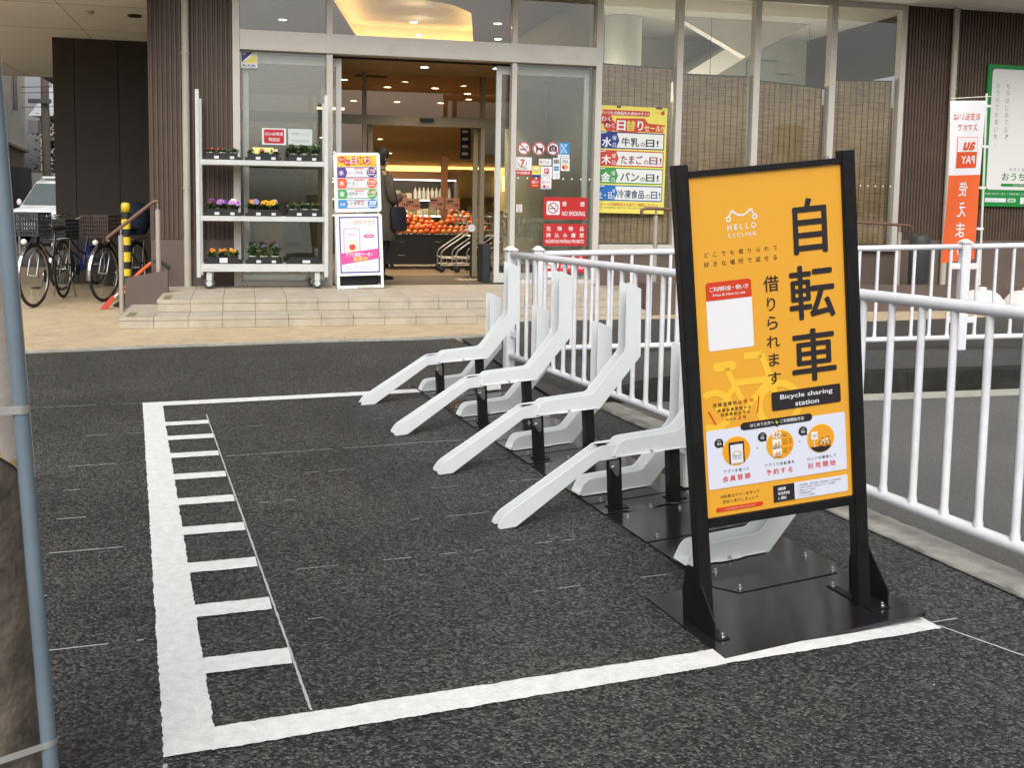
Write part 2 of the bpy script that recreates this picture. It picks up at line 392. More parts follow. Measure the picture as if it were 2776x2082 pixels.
b = MB().mat(mat('pale_gutter_concrete', (.40, .385, .34), .8, var=.15, vs=9, stain=.1, bump=.4)); b.box(3.9, 14, -3.92, -3.737, -.01, .012); struct(b.build('gutter', world=MF))
# pavement (tan, speckled) with its edge
PAVE = mat('tan_pavement', (.50, .39, .25), .75, var=.12, vs=5, stain=.10, bump=.4, bs=90)
t = PAVE.node_tree; wv = t.nodes.new('ShaderNodeTexVoronoi'); wv.inputs['Scale'].default_value = 9; mp = t.nodes.new('ShaderNodeMapping'); mp.inputs['Scale'].default_value = (.8, 2.2, 1); mp.inputs['Rotation'].default_value = (0, 0, .6)
tc = [n for n in t.nodes if n.type == 'TEX_COORD'][0]; t.links.new(tc.outputs['Object'], mp.inputs[0]); t.links.new(mp.outputs[0], wv.inputs['Vector'])
lt = t.nodes.new('ShaderNodeMath'); lt.operation = 'LESS_THAN'; lt.inputs[1].default_value = .13; t.links.new(wv.outputs['Distance'], lt.inputs[0])
mx = t.nodes.new('ShaderNodeMix'); mx.data_type = 'RGBA'; mx.inputs[7].default_value = (.20, .135, .08, 1); p_ = t.nodes['Principled BSDF']
src = p_.inputs['Base Color'].links[0].from_socket; t.links.new(src, mx.inputs[6]); t.links.new(lt.outputs[0], mx.inputs[0]); t.links.new(mx.outputs[2], p_.inputs['Base Color'])
pe = [(-22, -2.6), (-6, -1.75), (-.59, -1.18), (.47, -.99), (1.84, -.84), (2.69, -.81), (3.37, -.68), (4.3, -.7), (5.5, -.7), (7.5, -.68), (8.18, -.58), (9.6, -.42), (14, -.1)]
def pz(u): return .075 + .055 * sstep(3.4, 6, u)
b = MB().mat(PAVE)
vs = []; 
for u, v in pe: vs += [(u, v, -.02), (u, v + .0, pz(u)), (u, 2.2, pz(u)), (u, 9, pz(u) if u > -3 else .05)]
b.add(vs, [(i * 4 + k, i * 4 + 4 + k, i * 4 + 5 + k, i * 4 + 1 + k) for i in range(len(pe) - 1) for k in range(3)])
struct(b.build('pavement', world=MF))
b = MB().mat(CONC); vs = []
for u, v in pe: vs += [(u, v - .075, -.02), (u, v - .075, pz(u) - .018), (u, v - .003, pz(u) - .012), (u, v - .003, -.02)]
b.add(vs, [(i * 4 + k, i * 4 + 4 + k, i * 4 + 5 + k, i * 4 + 1 + k) for i in range(len(pe) - 1) for k in range(3)])
struct(b.build('pavement_edge', world=MF))

# ================================================================== GUARD FENCES
def fence(name, label, M, x0, x1, ztop, zbot, bal, posts, zg, br, rr):
    t = thing(name, label, 'fence', M, None)
    for nm, zf in (('top_rail', ztop), ('bottom_rail', zbot)):
        segs = sorted(set([x0, x1] + [p for p in posts if x0 < p < x1])); m = MB().mat(FENCEW)
        for a, c in zip(segs, segs[1:]):
            a2, c2 = a + (.03 if a in posts else 0), c - (.03 if c in posts else 0); r = rr if nm == 'top_rail' else rr * .95
            n = max(2, int((c2 - a2) / .6))
            pts = [(a2 + (c2 - a2) * i / n, 0, zf(a2 + (c2 - a2) * i / n)) for i in range(n + 1)]
            m.tube([(a2 - .001, 0, zf(a2))] + pts + [(c2 + .001, 0, zf(c2))], [r * .7] + [r] * (n + 1) + [r * .7], 14)
        m.build(nm, t)
    for x in bal:
        MB().mat(FENCEW).tube([(x, 0, zbot(x) + .012), (x, 0, zbot(x) + .034), (x, 0, zbot(x) + .05), (x, 0, ztop(x) - .012)], [br * 1.25, br * 1.2, br, br], 10).build('baluster', t)
    for x in posts:
        h = ztop(x) + .028
        p = MB().mat(FENCEW).box(x - .036, x + .036, -.036, .036, zg(x) - .02, h).build('post', t, .006)
        MB().mat(mat('post_cap', (.74, .73, .70), .4)).rings([[(x + a * s_, c * s_, z) for a, c in ((-1, -1), (1, -1), (1, 1), (-1, 1))] for s_, z in ((.044, h + .0005), (.044, h + .01), (.012, h + .034))], smooth=False).build('post_cap', p)
        for sgn in (-1, 1):
            for zz in (ztop(x) - .16, ztop(x) - .6):
                if x0 < x + sgn * .1 < x1: MB().mat(FENCEW).box(*sorted((x + sgn * .037, x + sgn * .115)), -.008, .008, zz - .025, zz + .025).build('bracket', p, .003)
    return t
MN = Matrix.Translation((.2044, 7.5676, 0)) @ RZ(-68.54)
bal = [4.511 - .1553 * k for k in range(-11, 29)]
fence('guard_fence', 'white guard fence running towards the viewer behind the bicycle racks and the orange sign', MN, 0, 6.5, lambda x: .9126 + .008 * x, lambda x: .14, bal, [0.], lambda x: 0, .0145, .0245)
MFF = Matrix.Translation((.42, 7.72, 0)) @ RZ(6.79)
fence('guard_fence', 'white guard fence standing on the raised kerb along the driveway in front of the shop', MFF, 0, 8.0, lambda x: .91 + .0246 * x, lambda x: .17 + .0222 * x,
      [.12 + .1567 * k for k in range(22)] + [3.65 + .1567 * k for k in range(25)], [0., 3.53], lambda x: dz(3.3 + x, -2.5), .0135, .0235)

# ================================================================== BICYCLE RACKS
A, B_, D_, E_, F_, G_, H_ = (0, 0), (.3533, -.0104), (.3159, .0716), (.5082, .2764), (.5964, .2399), (.5288, .6321), (.6105, .5882)
def rounded(poly, rad):
    out = []; n = len(poly)
    for i, p in enumerate(poly):
        r = rad.get(i, 0); p = Vector(p)
        if not r: out.append(tuple(p)); continue
        a = (Vector(poly[i - 1]) - p).normalized(); c = (Vector(poly[(i + 1) % n]) - p).normalized()
        q0, q1 = p + a * r, p + c * r
        for k in range(6):
            t_ = k / 5; out.append(tuple(q0 * (1 - t_) ** 2 + p * 2 * t_ * (1 - t_) + q1 * t_ ** 2))
    return out
FL = rounded([A, B_, F_, H_, G_, E_, D_, (.038, .066)], {7: .03, 4: .018, 6: .02, 5: .03, 3: .006})
CW = .0832
def channel(x0, z0, parent):
    m = MB().mat(WHITE); m.M = T(x0, 0, z0); th = .0035
    m.prism(FL, 0, th, 'y'); m.prism(FL, CW - th, CW, 'y')
    path = [A, B_, F_, H_]
    for (a, c) in zip(path, path[1:]):
        a = Vector(a); c = Vector(c); d = (c - a).normalized(); n = Vector((-d.y, d.x)) * th
        m.prism([tuple(a - d * .0), tuple(c + d * .0), tuple(c + n), tuple(a + n)], th + .0003, CW - th - .0003, 'y')
    # turned lip along the bottom with a bulge at the bolt
    lip = rounded([(.012, 0), (.34, 0), (.335, -.006), (.245, -.007), (.22, -.016), (.14, -.017), (.115, -.008), (.02, -.007)], {4: .012, 5: .012})
    m.M = T(x0, 0, z0 - .0012); m.prism([(x, y) for x, y in lip], -.0032, 0, 'z'); 
    o = m.build('channel', parent, .0012, segs=1)
    k = MB().mat(STEEL); k.M = T(x0 + .18, -.010, z0 - .001)
    k.cyl((0, 0), .0075, 0, .0025, 12); k.cyl((0, 0), .0055, .0025, .009, 6); k.build('bolt', o)
def plate(m, y0, y1, wavy=False, chamfer=False):
    y0 += .004; y1 -= .004
    x0, x1 = -.013, .483; z0, z1 = -.004, .0015
    poly = [(x0, y0), (x1, y0), (x1, y1), (x0, y1)]
    if wavy: poly = [(x0, y0 + .012), (.09, y0 + .012), (.12, y0 - .012), (.2, y0 - .012), (.24, y0 + .012), (.3, y0 + .012), (.33, y0 - .004), (x1 - .02, y0 - .004), (x1, y0 + .01), (x1, y1), (x0, y1)]
    if chamfer: poly = [(x0 + .05, y0), (x1 - .05, y0), (x1, y0 + .07), (x1, y1), (x0, y1), (x0, y0 + .075)]
    m.prism(poly, z0, z1, 'z')
BOLT = {}
def bolts(pts, parent, z=.0015):
    for x, y, *zz in pts:
        if 'b' not in BOLT:
            m = MB().mat(STEEL); m.cyl((0, 0), .0095, 0, .003, 14); m.cyl((0, 0), .0075, .003, .011, 6); m.cyl((0, 0), .004, .011, .014, 8)
            o = m.build('bolt', parent); BOLT['b'] = o.data
        else:
            o = bpy.data.objects.new('bolt', BOLT['b']); C.objects.link(o); o.parent = parent
        o.location = (x, y, zz[0] if zz else z)
TILT = RY(-3.487)
def high_rack(v, label):
    t = thing('bicycle_rack', label, 'bicycle rack', MS @ T(1.8656, v, .008) @ TILT, 'raised bicycle racks')
    x0, z0 = .0388, .2367
    channel(x0, z0, t)
    # hinged entry ramp
    th = .003; rp = rounded([(.03, .052), (-.055, .05), (-.495, -.182), (-.527, -.224), (-.508, -.2362), (-.442, -.2362), (-.062, -.012), (.03, -.014)], {1: .012, 2: .02, 3: .015, 6: .01})
    m = MB().mat(WHITE); m.M = T(x0, 0, z0); m.prism(rp, .006, .006 + th, 'y'); m.prism(rp, CW - .006 - th, CW - .006, 'y')
    for (a, c) in (((.03, -.0125), (-.061, -.0105)), ((-.061, -.0105), (-.444, -.2345))):
        a = Vector(a); c = Vector(c); d = (c - a).normalized(); n = Vector((d.y, -d.x)) * th
        m.prism([tuple(a), tuple(c), tuple(c + n), tuple(a + n)], .0092, CW - .0092, 'y')
    m.mat(WHITE).box(-.055, .02, CW - .0205, CW - .0095, .046, .0485)
    o = m.build('ramp', t, .001, segs=1)
    m = MB().mat(BLACKM); m.M = T(x0, 0, z0); m.box(-.04, .0, .0095, CW - .0095, .036, .040); m.build('hinge', o)
    for px in (0.0005, .282):
        m = MB().mat(BLACKM).box(x0 + px, x0 + px + .049, .018, .067, .0016, z0 - .0055); m.mat(BLACKM).box(x0 + px - .01, x0 + px + .075, .005, .08, .0016, .006); m.build('post', t, .0022)
    m = MB().mat(STEEL); m.M = T(x0, 0, z0)
    m.prism(rounded([(-.012, -.02), (.032, -.02), (.032, -.085), (.02, -.095), (.0, -.06), (-.012, -.05)], {3: .01, 2: .01}), .006, .0095, 'y')
    m.M = T(x0 + .008, .006, z0 - .05) @ RX(90); m.cyl((0, 0), .009, 0, .006, 6); m.build('hinge_bracket', t)
    m = MB().mat(PLATE); plate(m, -.031, .117, wavy=True); plate(m, -.381, -.035); m.build('base_plate', t, .001, segs=1)
    bolts([(.05, -.1), (.05, .04 + .045), (.43, .06), (.2, -.02), (.05, -.345), (.43, -.35), (.3, -.09)], t)
    return t
def low_rack(v, label, y0, y1, ch=False):
    t = thing('bicycle_rack', label, 'bicycle rack', MS @ T(1.8656, v, .008) @ TILT, 'floor level bicycle racks')
    channel(-.0275 + .012, .009, t)
    m = MB().mat(PLATE); plate(m, y0 - v, y1 - v, chamfer=ch); m.build('base_plate', t, .001, segs=1)
    q = [(.05, y0 - v + .03), (.43, y0 - v + .03), (.43, y1 - v - .05)]
    if ch: q = [(.056, 2.786 - v), (.43, 2.78 - v), (.059, 2.94 - v), (.431, 2.93 - v)]
    bolts(q, t); return t
hl = ['raised white bicycle rack farthest from the viewer, next to the far painted line', 'raised white bicycle rack second from the far painted line',
      'raised white bicycle rack second from the orange sign', 'raised white bicycle rack nearest the orange sign, partly hidden by its black post']
for v, l in zip((6.2195, 5.3733, 4.5271, 3.6809), hl): high_rack(v, l)
ll = ['floor level white bicycle rack at the far end of the black plates', 'floor level white bicycle rack between the two farthest raised racks', 'floor level white bicycle rack between the two middle raised racks',
      'floor level white bicycle rack between the two raised racks nearest the orange sign', 'floor level white bicycle rack seen beneath the orange sign panel, nearest the viewer']
for v, l, y0, y1, c in zip((6.456, 5.610, 4.763, 3.917, 3.02), ll, (6.3405, 5.4943, 4.6481, 3.8019, 2.755), (6.7, 5.8345, 4.9883, 4.1421, 3.2955), (0, 0, 0, 0, 1)): low_rack(v, l, y0, y1, c)
def jbox(u, v, w, d, h, label):
    t = thing('junction_box', label, 'junction box', MS @ T(1.8656, v, .008) @ TILT, 'white junction boxes on the rack plates')
    m = mat('pale_plastic', (.68, .69, .66), .45, var=.05)
    MB().mat(m).box(u, u + w, 0, d, .006, h).build('body', t, .006)
    l = MB().mat(m).box(u - .004, u + w + .004, -.004, d + .004, h + .001, h + .014).build('lid', t, .004)
    MB().mat(STEEL).box(u + w * .35, u + w * .65, d * .2, d * .6, h + .0145, h + .03).build('clip', l, .002)
jbox(.445, 3.80, .075, .11, .158, 'small upright white plastic box behind the rear post of the nearest raised rack')
jbox(.38, 6.22, .1, .08, .05, 'small flat white plastic box with connectors on the far end of the black plates')

# ================================================================== ORANGE SIGN STAND
X_, Y_, Z_ = Vector((.9745, .1982, .1052)), Vector((-.2017, .9792, .0237)), Vector((-.0983, -.0443, .9942))
MG = Matrix(((X_.x, Y_.x, Z_.x, .6893), (X_.y, Y_.y, Z_.y, 2.9819), (X_.z, Y_.z, Z_.z, 0), (0, 0, 0, 1)))
sg = thing('sign_stand', 'black framed stand with an orange bicycle sharing poster in front of the white racks', 'sign', MG)
W_, PWd = .5796, .0433
for x in (0, W_ - PWd):
    m = MB().mat(BLACKM).box(x, x + PWd, -.001, .039, -.012 if x == 0 else -.04, 1.4226); m.build('post', sg, .0025)
for z0, z1, nm in ((1.3842, 1.4016, 'top_bar'), (.3111, .3395, 'bottom_bar')):
    MB().mat(BLACKM).box(PWd + .0004, W_ - PWd - .0004, .002, .036, z0, z1).build(nm, sg, .002)
for x in (.085, W_ - .085): MB().mat(STEEL).cyl((x, .018), .007, 1.4017, 1.41, 12).build('bolt', sg)
RK = MG.inverted() @ MS @ T(1.8656, 4.4645, 0) @ TILT
for x, yo in ((-.222, -1.862), (.404, -1.885)):
    m = MB().mat(BLACKM); m.M = RK
    gp = rounded([(yo - .10, .0062), (yo + .085, .0062), (yo + .085, .10), (yo + .055, .19), (yo + .005, .19), (yo - .10, .06)], {2: .015, 3: .014, 4: .012})
    m.prism(gp, x, x + .005, 'x')
    if x < 0: m.box(x + .0052, x + .045, yo - .115, yo - .02, .0062, .0102)
    else: m.box(x - .075, x - .0002, yo - .115, yo + .0, .0062, .0102); m.box(x - .075, x - .045, yo + .0002, yo + .105, .0062, .0102)
    o = m.build('bracket', sg, .0012, segs=1)
    bolts([tuple(RK @ Vector((bx, by, .0103))) for bx, by in (((x + .028, yo - .1),) if x < 0 else ((x - .022, yo - .1), (x - .06, yo + .09)))], o, None)
RK_ = MG.inverted() @ MS @ T(1.8656, 4.4645, 0) @ TILT      # the base lies in the plane of the rack plates
m = MB().mat(PLATE); m.M = RK_; m.box(-.257, .474, -2.072, -1.6, -.008, .006); m.build('base_plate', sg, .001, segs=1)
PW_, PH_ = .491, 1.0423
OR, BK, YE, RD = pc('#ecab36'), pc('#2a2426'), pc('#fac63c'), pc('#d8401c')
LAV, RED2 = pc('#dfe3f2'), pc('#d9443c')
s = Sheet(.0007); s.M = T(.0445, .012, .3406)
s.mat(BLACKM).box(0, PW_, .001, .008, 0, PH_); s.rect(-.0008, -.0005, PW_ + .0008, PH_ + .0005, OR, 0)
# logo: smiling handlebar
s.ring(.1205, .9095, .0085, .0042, PW, 1, 20); s.ring(.2055, .9105, .0085, .0042, PW, 1, 20)
s.line([(.1225, .917), (.131, .932), (.136, .9275)], .0042, PW, 1); s.line([(.127, .932), (.137, .9345)], .004, PW, 1)
s.line([(.203, .918), (.195, .933), (.190, .9275)], .0042, PW, 1); s.line([(.199, .933), (.189, .9355)], .004, PW, 1)
arc = [(.163 + .030 * cos(R(a)), .944 + .0285 * sin(R(a))) for a in range(210, 331, 12)]
s.poly(arc + [(.163 + .0285 * cos(R(a)), .9495 + .0285 * sin(R(a))) for a in range(330, 209, -12)], PW, 1)
s.latin('HELLO', .1165, .8765, .0915, .0165, PW, 1); s.latin('CYCLING', .1165, .8545, .0895, .0115, PW, 1)
s.spaced('どこでも借りられて', .036, .803, .238, .0155, BK, 1, .005); s.spaced('好きな場所で返せる', .035, .7735, .238, .0165, BK, 1, .005)
s.rrect(.036, .518, .183, .727, .007, PW, 1); s.poly([(.036, .671), (.183, .671), (.183, .721), (.177, .727), (.042, .727), (.036, .721)], RD, 2)
s.spaced('ご利用料金・使い方', .046, .698, .128, .0148, PW, 3, .012); s.text('Price & How to use', .058, .683, .104, .0085, PW, 3, .01)
s.text('自', .327, .783, .113, .165, BK, 3, .016); s.text('転', .305, .582, .152, .163, BK, 3, .016); s.text('車', .304, .387, .15, .161, BK, 3, .016)
for ch, x, z, x1, z1 in (('借', .222, .679, .273, .727), ('り', .231, .620, .258, .661), ('ら', .229, .563, .263, .603), ('れ', .224, .507, .268, .543), ('ま', .228, .449, .263, .488), ('す', .223, .392, .265, .429)):
    s.text(ch, x, z, x1 - x, z1 - z, BK, 3, .008)
# pale bicycle silhouette, clipped by the panel edge
s.rrect(.046, .452, .121, .481, .014, YE, 1); s.line([(.09, .46), (.112, .405), (.135, .355)], .017, YE, 1); s.line([(.107, .411), (.235, .411)], .02, YE, 1.2)
s.line([(.147, .49), (.205, .49), (.2335, .405), (.25, .33)], .021, YE, 1.4); s.line([(.225, .405), (.14, .322)], .02, YE, 1.6); s.line([(.112, .4), (.052, .33)], .018, YE, 1.8)
s.ring(.2555, .325, .077, .021, YE, 1.1, 48); s.ring(.043, .334, .065, .02, YE, 1.3, 40, -125, 125)
s.rrect(.231, .308, .463, .3665, .006, BK, 4); s.text('Bicycle sharing', .259, .337, .176, .0185, PW, 5, .012); s.text('station', .308, .315, .080, .0145, PW, 5, .012)
s.line([(.023, .335), (.045, .291)], .004, RD, 3); s.line([(.190, .361), (.182, .310)], .004, RD, 3)
for tx, x, z, w_, h in (('月額登録料は', .0385, .345, .094, .0125), ('新規会員登録から', .053, .3275, .109, .0105), ('利用開始までは', .062, .313, .096, .0105), ('わずか', .078, .2965, .034, .0100)): s.spaced(tx, x, z, w_, h, BK, 3, .012)
s.spaced('無料', .139, .346, .033, .0125, RD, 3, .012); s.text('3', .1185, .2975, .009, .0125, RD, 3, .012); s.text('分', .134, .298, .0105, None, BK, 3, .012)
s.rrect(.011, .088, .475, .274, .007, LAV, 3)
s.rrect(.124, .261, .363, .285, .0118, BK, 5); s.poly([(.24, .2612), (.25, .2612), (.245, .256)], BK, 5)
s.text('はじめての方へ', .155, .2675, .079, .0115, PW, 6, .012); s.text('ご利用開始方法', .256, .2675, .078, .0115, PW, 6, .012)
s.poly([(.240, .278), (.245, .274), (.245, .2655), (.240, .270)], pc('#d9d44a'), 6); s.poly([(.250, .278), (.245, .274), (.245, .2655), (.250, .270)], pc('#3a8a46'), 6)
OG = pc('#efa428')
for cx in (.1065, .2515, .3895): s.disc(cx, .2, .0462, YE, 4, 40); s.disc(cx, .2, .0437, OG, 5, 40)
for cx, tx in ((.0505, '01'), (.1935, '02'), (.3295, '03')):
    s.disc(cx, .2318, .0146, BK, 5, 24); s.poly([(cx + .006, .2195), (cx + .013, .2245), (cx + .0145, .2165)], BK, 5); s.text(tx, cx - .0062, .2255, .0124, .0085, PW, 6, .02); s.text('STEP', cx - .0058, .2375, .0116, .0034, PW, 6)
for cx in (.1755, .3185): s.poly([(cx - .0022, .2025), (cx - .0022, .1965), (cx + .003, .1995)], RED2, 4)
s.rrect(.081, .1605, .132, .229, .004, BK, 6); s.rect(.086, .1615, .127, .221, pc('#e3e6ee'), 7); s.rect(.098, .2235, .115, .225, pc('#777777'), 7)
s.line([(.094, .194), (.1, .1995), (.113, .1995), (.119, .194)], .002, OG, 8); s.ring(.094, .192, .003, .0014, OG, 8, 14); s.ring(.119, .192, .003, .0014, OG, 8, 14); s.text('HELLO', .092, .182, .029, .0058, BK, 8); s.text('CYCLING', .092, .1755, .029, .0042, BK, 8)
def bike2d(cx, cz, k, f, w1, L):
    for q in (-1, 1): s.ring(cx + q * .0085 * k, cz, .006 * k, .0013 * k, w1, L, 18)
    s.line([(cx - .0085 * k, cz), (cx - .004 * k, cz + .009 * k), (cx + .006 * k, cz + .009 * k), (cx + .0085 * k, cz)], .0017 * k, f, L + 1); s.line([(cx - .0045 * k, cz + .01 * k), (cx, cz), (cx + .006 * k, cz + .009 * k), (cx + .0075 * k, cz + .013 * k)], .0017 * k, f, L + 2)
    s.line([(cx - .007 * k, cz + .0115 * k), (cx - .002 * k, cz + .0115 * k)], .0018 * k, BK, L + 3); s.line([(cx + .004 * k, cz + .014 * k), (cx + .0105 * k, cz + .014 * k)], .0016 * k, BK, L + 3)
for z in (.164, .1865, .2215):
    z1 = min(z + .0315, .2425); s.rect(.2255, max(z, .158), .2555, z1, pc('#f4f1e8'), 6)
bike2d(.2405, .1945, 1., pc('#e8902a'), BK, 7); bike2d(.2405, .2285, .95, pc('#e8902a'), BK, 7); bike2d(.2405, .1655, .95, pc('#e8902a'), BK, 7)
for z in (.172, .178, .184, .200, .206, .212, .224, .230):
    for x in (.2595, .281):
        hw = min(.0165 if x < .27 else .0095, .2515 + sqrt(max(0, .0425 ** 2 - (z - .2) ** 2)) - x - .002)
        if hw > .004: s.rect(x, z, x + hw, z + .0023, pc('#8c6a18'), 6)
s.poly([(.3895 + .0437 * cos(R(a)), .2 + .0437 * sin(R(a))) for a in range(213, 328, 5)], BK, 6)
s.rect(.3645, .176, .3668, .199, PW, 7); s.rect(.356, .199, .3775, .2245, PW, 7)
for z in (.2065, .2105, .2145): s.rect(.3605, z, .373, z + .0015, pc('#999999'), 8)
bike2d(.4005, .184, 1.45, PW, BK, 7)
for tx, x, w_, rt_, rx, rw in (('アプリを使って', .060, .086, '会員登録', .056, .092), ('アプリで自転車を', .196, .101, '予約する', .2, .091), ('ロックを解錠して', .339, .101, '利用開始', .341, .095)):
    s.spaced(tx, x, .134, w_, .0105, BK, 4, .005); s.spaced(rt_, rx, .107, rw, .019, RED2, 4, .02)
s.rrect(.222, .0165, .476, .0705, .005, LAV, 3); s.rect(.222, .0165, .293, .0705, BK, 4)
for i, tx in enumerate(('自転車', '安全利用', '5原則')): s.spaced(tx, .236, .053 - .015 * i, (.028, .040, .028)[i], .0105, PW, 5, .014)
for i, tx in enumerate(('1. 車道が原則、左側を通行、歩道は例外、歩行者を優先', '2. 交差点では信号と一時停止を守って、安全確認', '3. 夜間はライトを点灯', '4. 飲酒運転は禁止', '5. ヘルメットを着用')): s.text(tx, .304, .0575 - .0088 * i, (.148, .128, .060, .048, .056)[i], .0052, pc('#4a4650'), 5)
s.spaced('自転車はマナーを守って', .046, .0565, .131, .0105, BK, 3); s.spaced('安全に走行しましょう', .053, .0395, .119, .0105, BK, 3)
s.rrect(.030, .014, .186, .0275, .006, RD, 3); s.text('ご利用開始後の事前点検は必ず', .056, .0172, .105, .0062, pc('#f3b9a0'), 4)
s.build('poster', sg)

# ================================================================== UTILITY POLE AT THE LEFT EDGE
ax = (Vector((-.852, 1.75, 1.474)) - Vector((-.785, 1.75, .269))); ax /= ax.z
def axp(z, dx=0, dy=0): return Vector((-.77, 1.75, 0)) + ax * z + Vector((dx, dy, 0))
PC_ = mat('weathered_pole_concrete', (.135, .11, .085), .9, var=.55, vs=9, stain=.25, bump=1.0, bs=50)
up = thing('utility_pole', 'weathered concrete utility pole at the left edge, banded to a blue-grey pipe', 'utility pole', T(-.77, 1.75, 0))
def rel(p): return tuple(p - Vector((-.77, 1.75, 0)))
MB().mat(PC_).tube([rel(axp(-.05 + .15 * i, -.2, .075)) for i in range(19)], [.162 - .0007 * i for i in range(19)], 32).build('shaft', up)
MB().mat(mat('blue_grey_pipe', (.14, .185, .225), .45, var=.12, vs=3, stain=.1)).tube([rel(axp(-.05 + .15 * i, .0, 0)) for i in range(19)], .0138, 18).build('pipe', up)
ST = mat('strap_steel', (.40, .39, .37), .4, metal=.5, var=.2)
for z, sl in ((.921, .0), (.305, .22)):
    pts = [axp(z, -.2 + .167 * cos(R(a)), .075 + .167 * sin(R(a))) for a in range(35, 316, 8)] + [axp(z, .0155 * cos(R(a)), .0155 * sin(R(a))) for a in range(-100, 81, 20)]
    for q in pts: q.z += sl * (q.x + .77)
    m = MB().mat(ST)
    m.rings([[rel(p + Vector((0, 0, .006))), rel(p - Vector((0, 0, .006))), tuple(Vector(rel(p - Vector((0, 0, .006)))) * 1.004), tuple(Vector(rel(p + Vector((0, 0, .006)))) * 1.004)] for p in pts], closed=True, smooth=False); m.build('strap', up)
def papermat():
    m = mat('torn_poster_paper', (.62, .60, .57), .8, var=.1, vs=10, bump=.3); t = m.node_tree; p = t.nodes['Principled BSDF']
    tc = [n for n in t.nodes if n.type == 'TEX_COORD'][0]; n = t.nodes.new('ShaderNodeTexNoise'); n.inputs['Scale'].default_value = 9; t.links.new(tc.outputs['Object'], n.inputs['Vector'])
    r = t.nodes.new('ShaderNodeValToRGB'); r.color_ramp.elements[0].position = .56; r.color_ramp.elements[1].position = .6; r.color_ramp.elements[0].color = (.62, .55, .48, 1); r.color_ramp.elements[1].color = (.55, .40, .12, 1)
    t.links.new(n.outputs['Fac'], r.inputs[0]); t.links.new(r.outputs[0], p.inputs['Base Color']); return m
m = MB().mat(papermat()); rs = []
for k in range(25):
    a = R(-175 + 215 * k / 24); lo = .79 + .05 * sin(k * .5) + (.0 if k < 20 else .02)
    rs.append([rel(axp(z, -.2 + .1645 * cos(a), .075 + .1645 * sin(a))) for z in (lo, 1.0, 1.25, 1.6)])
m.rings(rs, cap=False, smooth=True, strip=True)
o = m.build('torn_poster', None, world=T(-.77, 1.75, 0)); tag(o, 'torn cream poster with yellow stains wrapped round the utility pole under its pipe', 'poster')
# ================================================================== SHOP BUILDING
random.seed(11)
WARM = mat('warm_plaster', (.42, .30, .155), .7, var=.05); WARM2 = mat('store_ceiling', (.40, .285, .14), .7, var=.04)
GREYW = mat('grey_plaster', (.72, .71, .66), .7, var=.05); OLIVE = mat('olive_wall', (.32, .33, .28), .6, var=.1)
FLOORI = mat('store_floor', (.23, .175, .115), .35, var=.12, vs=3); MATD = mat('entrance_mat', (.085, .066, .045), .8, var=.2, vs=30)
INFR = mat('inner_frame', (.30, .265, .20), .45, metal=.1, var=.05)
sh = thing('store_building', 'brown clad supermarket with a wide glazed entrance and canopy soffit', 'shop', MF)
def bx(name, m, *b, par=None, bev=0): return MB().mat(m).box(*b).build(name, par or sh, bev)
def ribs(name, u0, u1, v, z0, z1, p=.05):
    m = MB().mat(RIB); n = max(1, round((u1 - u0) / p)); p = (u1 - u0) / n; prof = []
    for i in range(n): x = u0 + i * p; prof += [(x, v + .014), (x + p * .3, v + .014), (x + p * .42, v - .004), (x + p * .88, v - .004)]
    prof += [(u1, v + .014), (u1, v + .1), (u0, v + .1)]
    m.prism(prof, z0, z1, 'z'); return m.build(name, sh)
ribs('ribbed_cladding', .12, .478, 1.985, .84, 3.99); bx('plinth', BROWNW, .125, .478, 1.99, 2.2, .3, .838)
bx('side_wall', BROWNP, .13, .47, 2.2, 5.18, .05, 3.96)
ribs('ribbed_cladding', .56, 1.028, 2.04, .84, 3.99); bx('plinth', BROWNW, .48, 1.028, 2.045, 2.2, .3, .838)
ribs('ribbed_cladding', 9.672, 13.5, 2.03, .88, 3.99, .047); bx('plinth', BROWNW, 9.672, 13.5, 2.02, 2.3, 0, .878)
PIPEM = mat('downpipe_paint', (.45, .42, .355), .5, var=.06, vs=2)
for u, v, z in ((.52, 1.985, .305), (10.4, 1.975, .1)):
    m = MB().mat(PIPEM).cyl((u, v), .041, z, 3.97, 20); o = m.build('downpipe', sh)
    for zz in (1.4, 2.9): MB().mat(PIPEM).cyl((u, v), .0455, zz, zz + .03, 20).build('pipe_clamp', o)
# recessed dark wall and left soffit
m = MB().mat(BROWNP); us_ = [-1.42, -1.14, -.56, .05, .5]
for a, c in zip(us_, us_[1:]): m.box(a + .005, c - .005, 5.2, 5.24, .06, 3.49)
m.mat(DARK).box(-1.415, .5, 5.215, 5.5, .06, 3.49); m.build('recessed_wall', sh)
bx('soffit', SOFF, -4.6, .12, .9, 10.2, 3.49, 3.9)
m = MB().mat(mat('soffit_joint', (.30, .28, .24), .8))
for u in (-.9, -2.7): m.box(u, u + .008, .9, 10.1, 3.4885, 3.4905)
for v in (2.6, 4.4): m.box(-4.5, .118, v, v + .008, 3.4882, 3.4902)
m.build('soffit_joint', sh)
o = MB().mat(DARK).cyl((-.12, 3.1), .08, 3.47, 3.489, 20).build('ceiling_vent', sh); MB().mat(mat('smoke_detector', (.6, .58, .52), .5)).lathe([(.05, 3.489), (.055, 3.47), (.03, 3.455)], (-.62, 3.0)).build('smoke_detector', sh)
bx('soffit', SOFF, .122, 16, .9, 2.03, 3.972, 4.15)
bx('sky_block_mass', RIB, -4, 16, 1.2, 22, 4.4, 9)  # unseen box above the soffit, added to block sky light
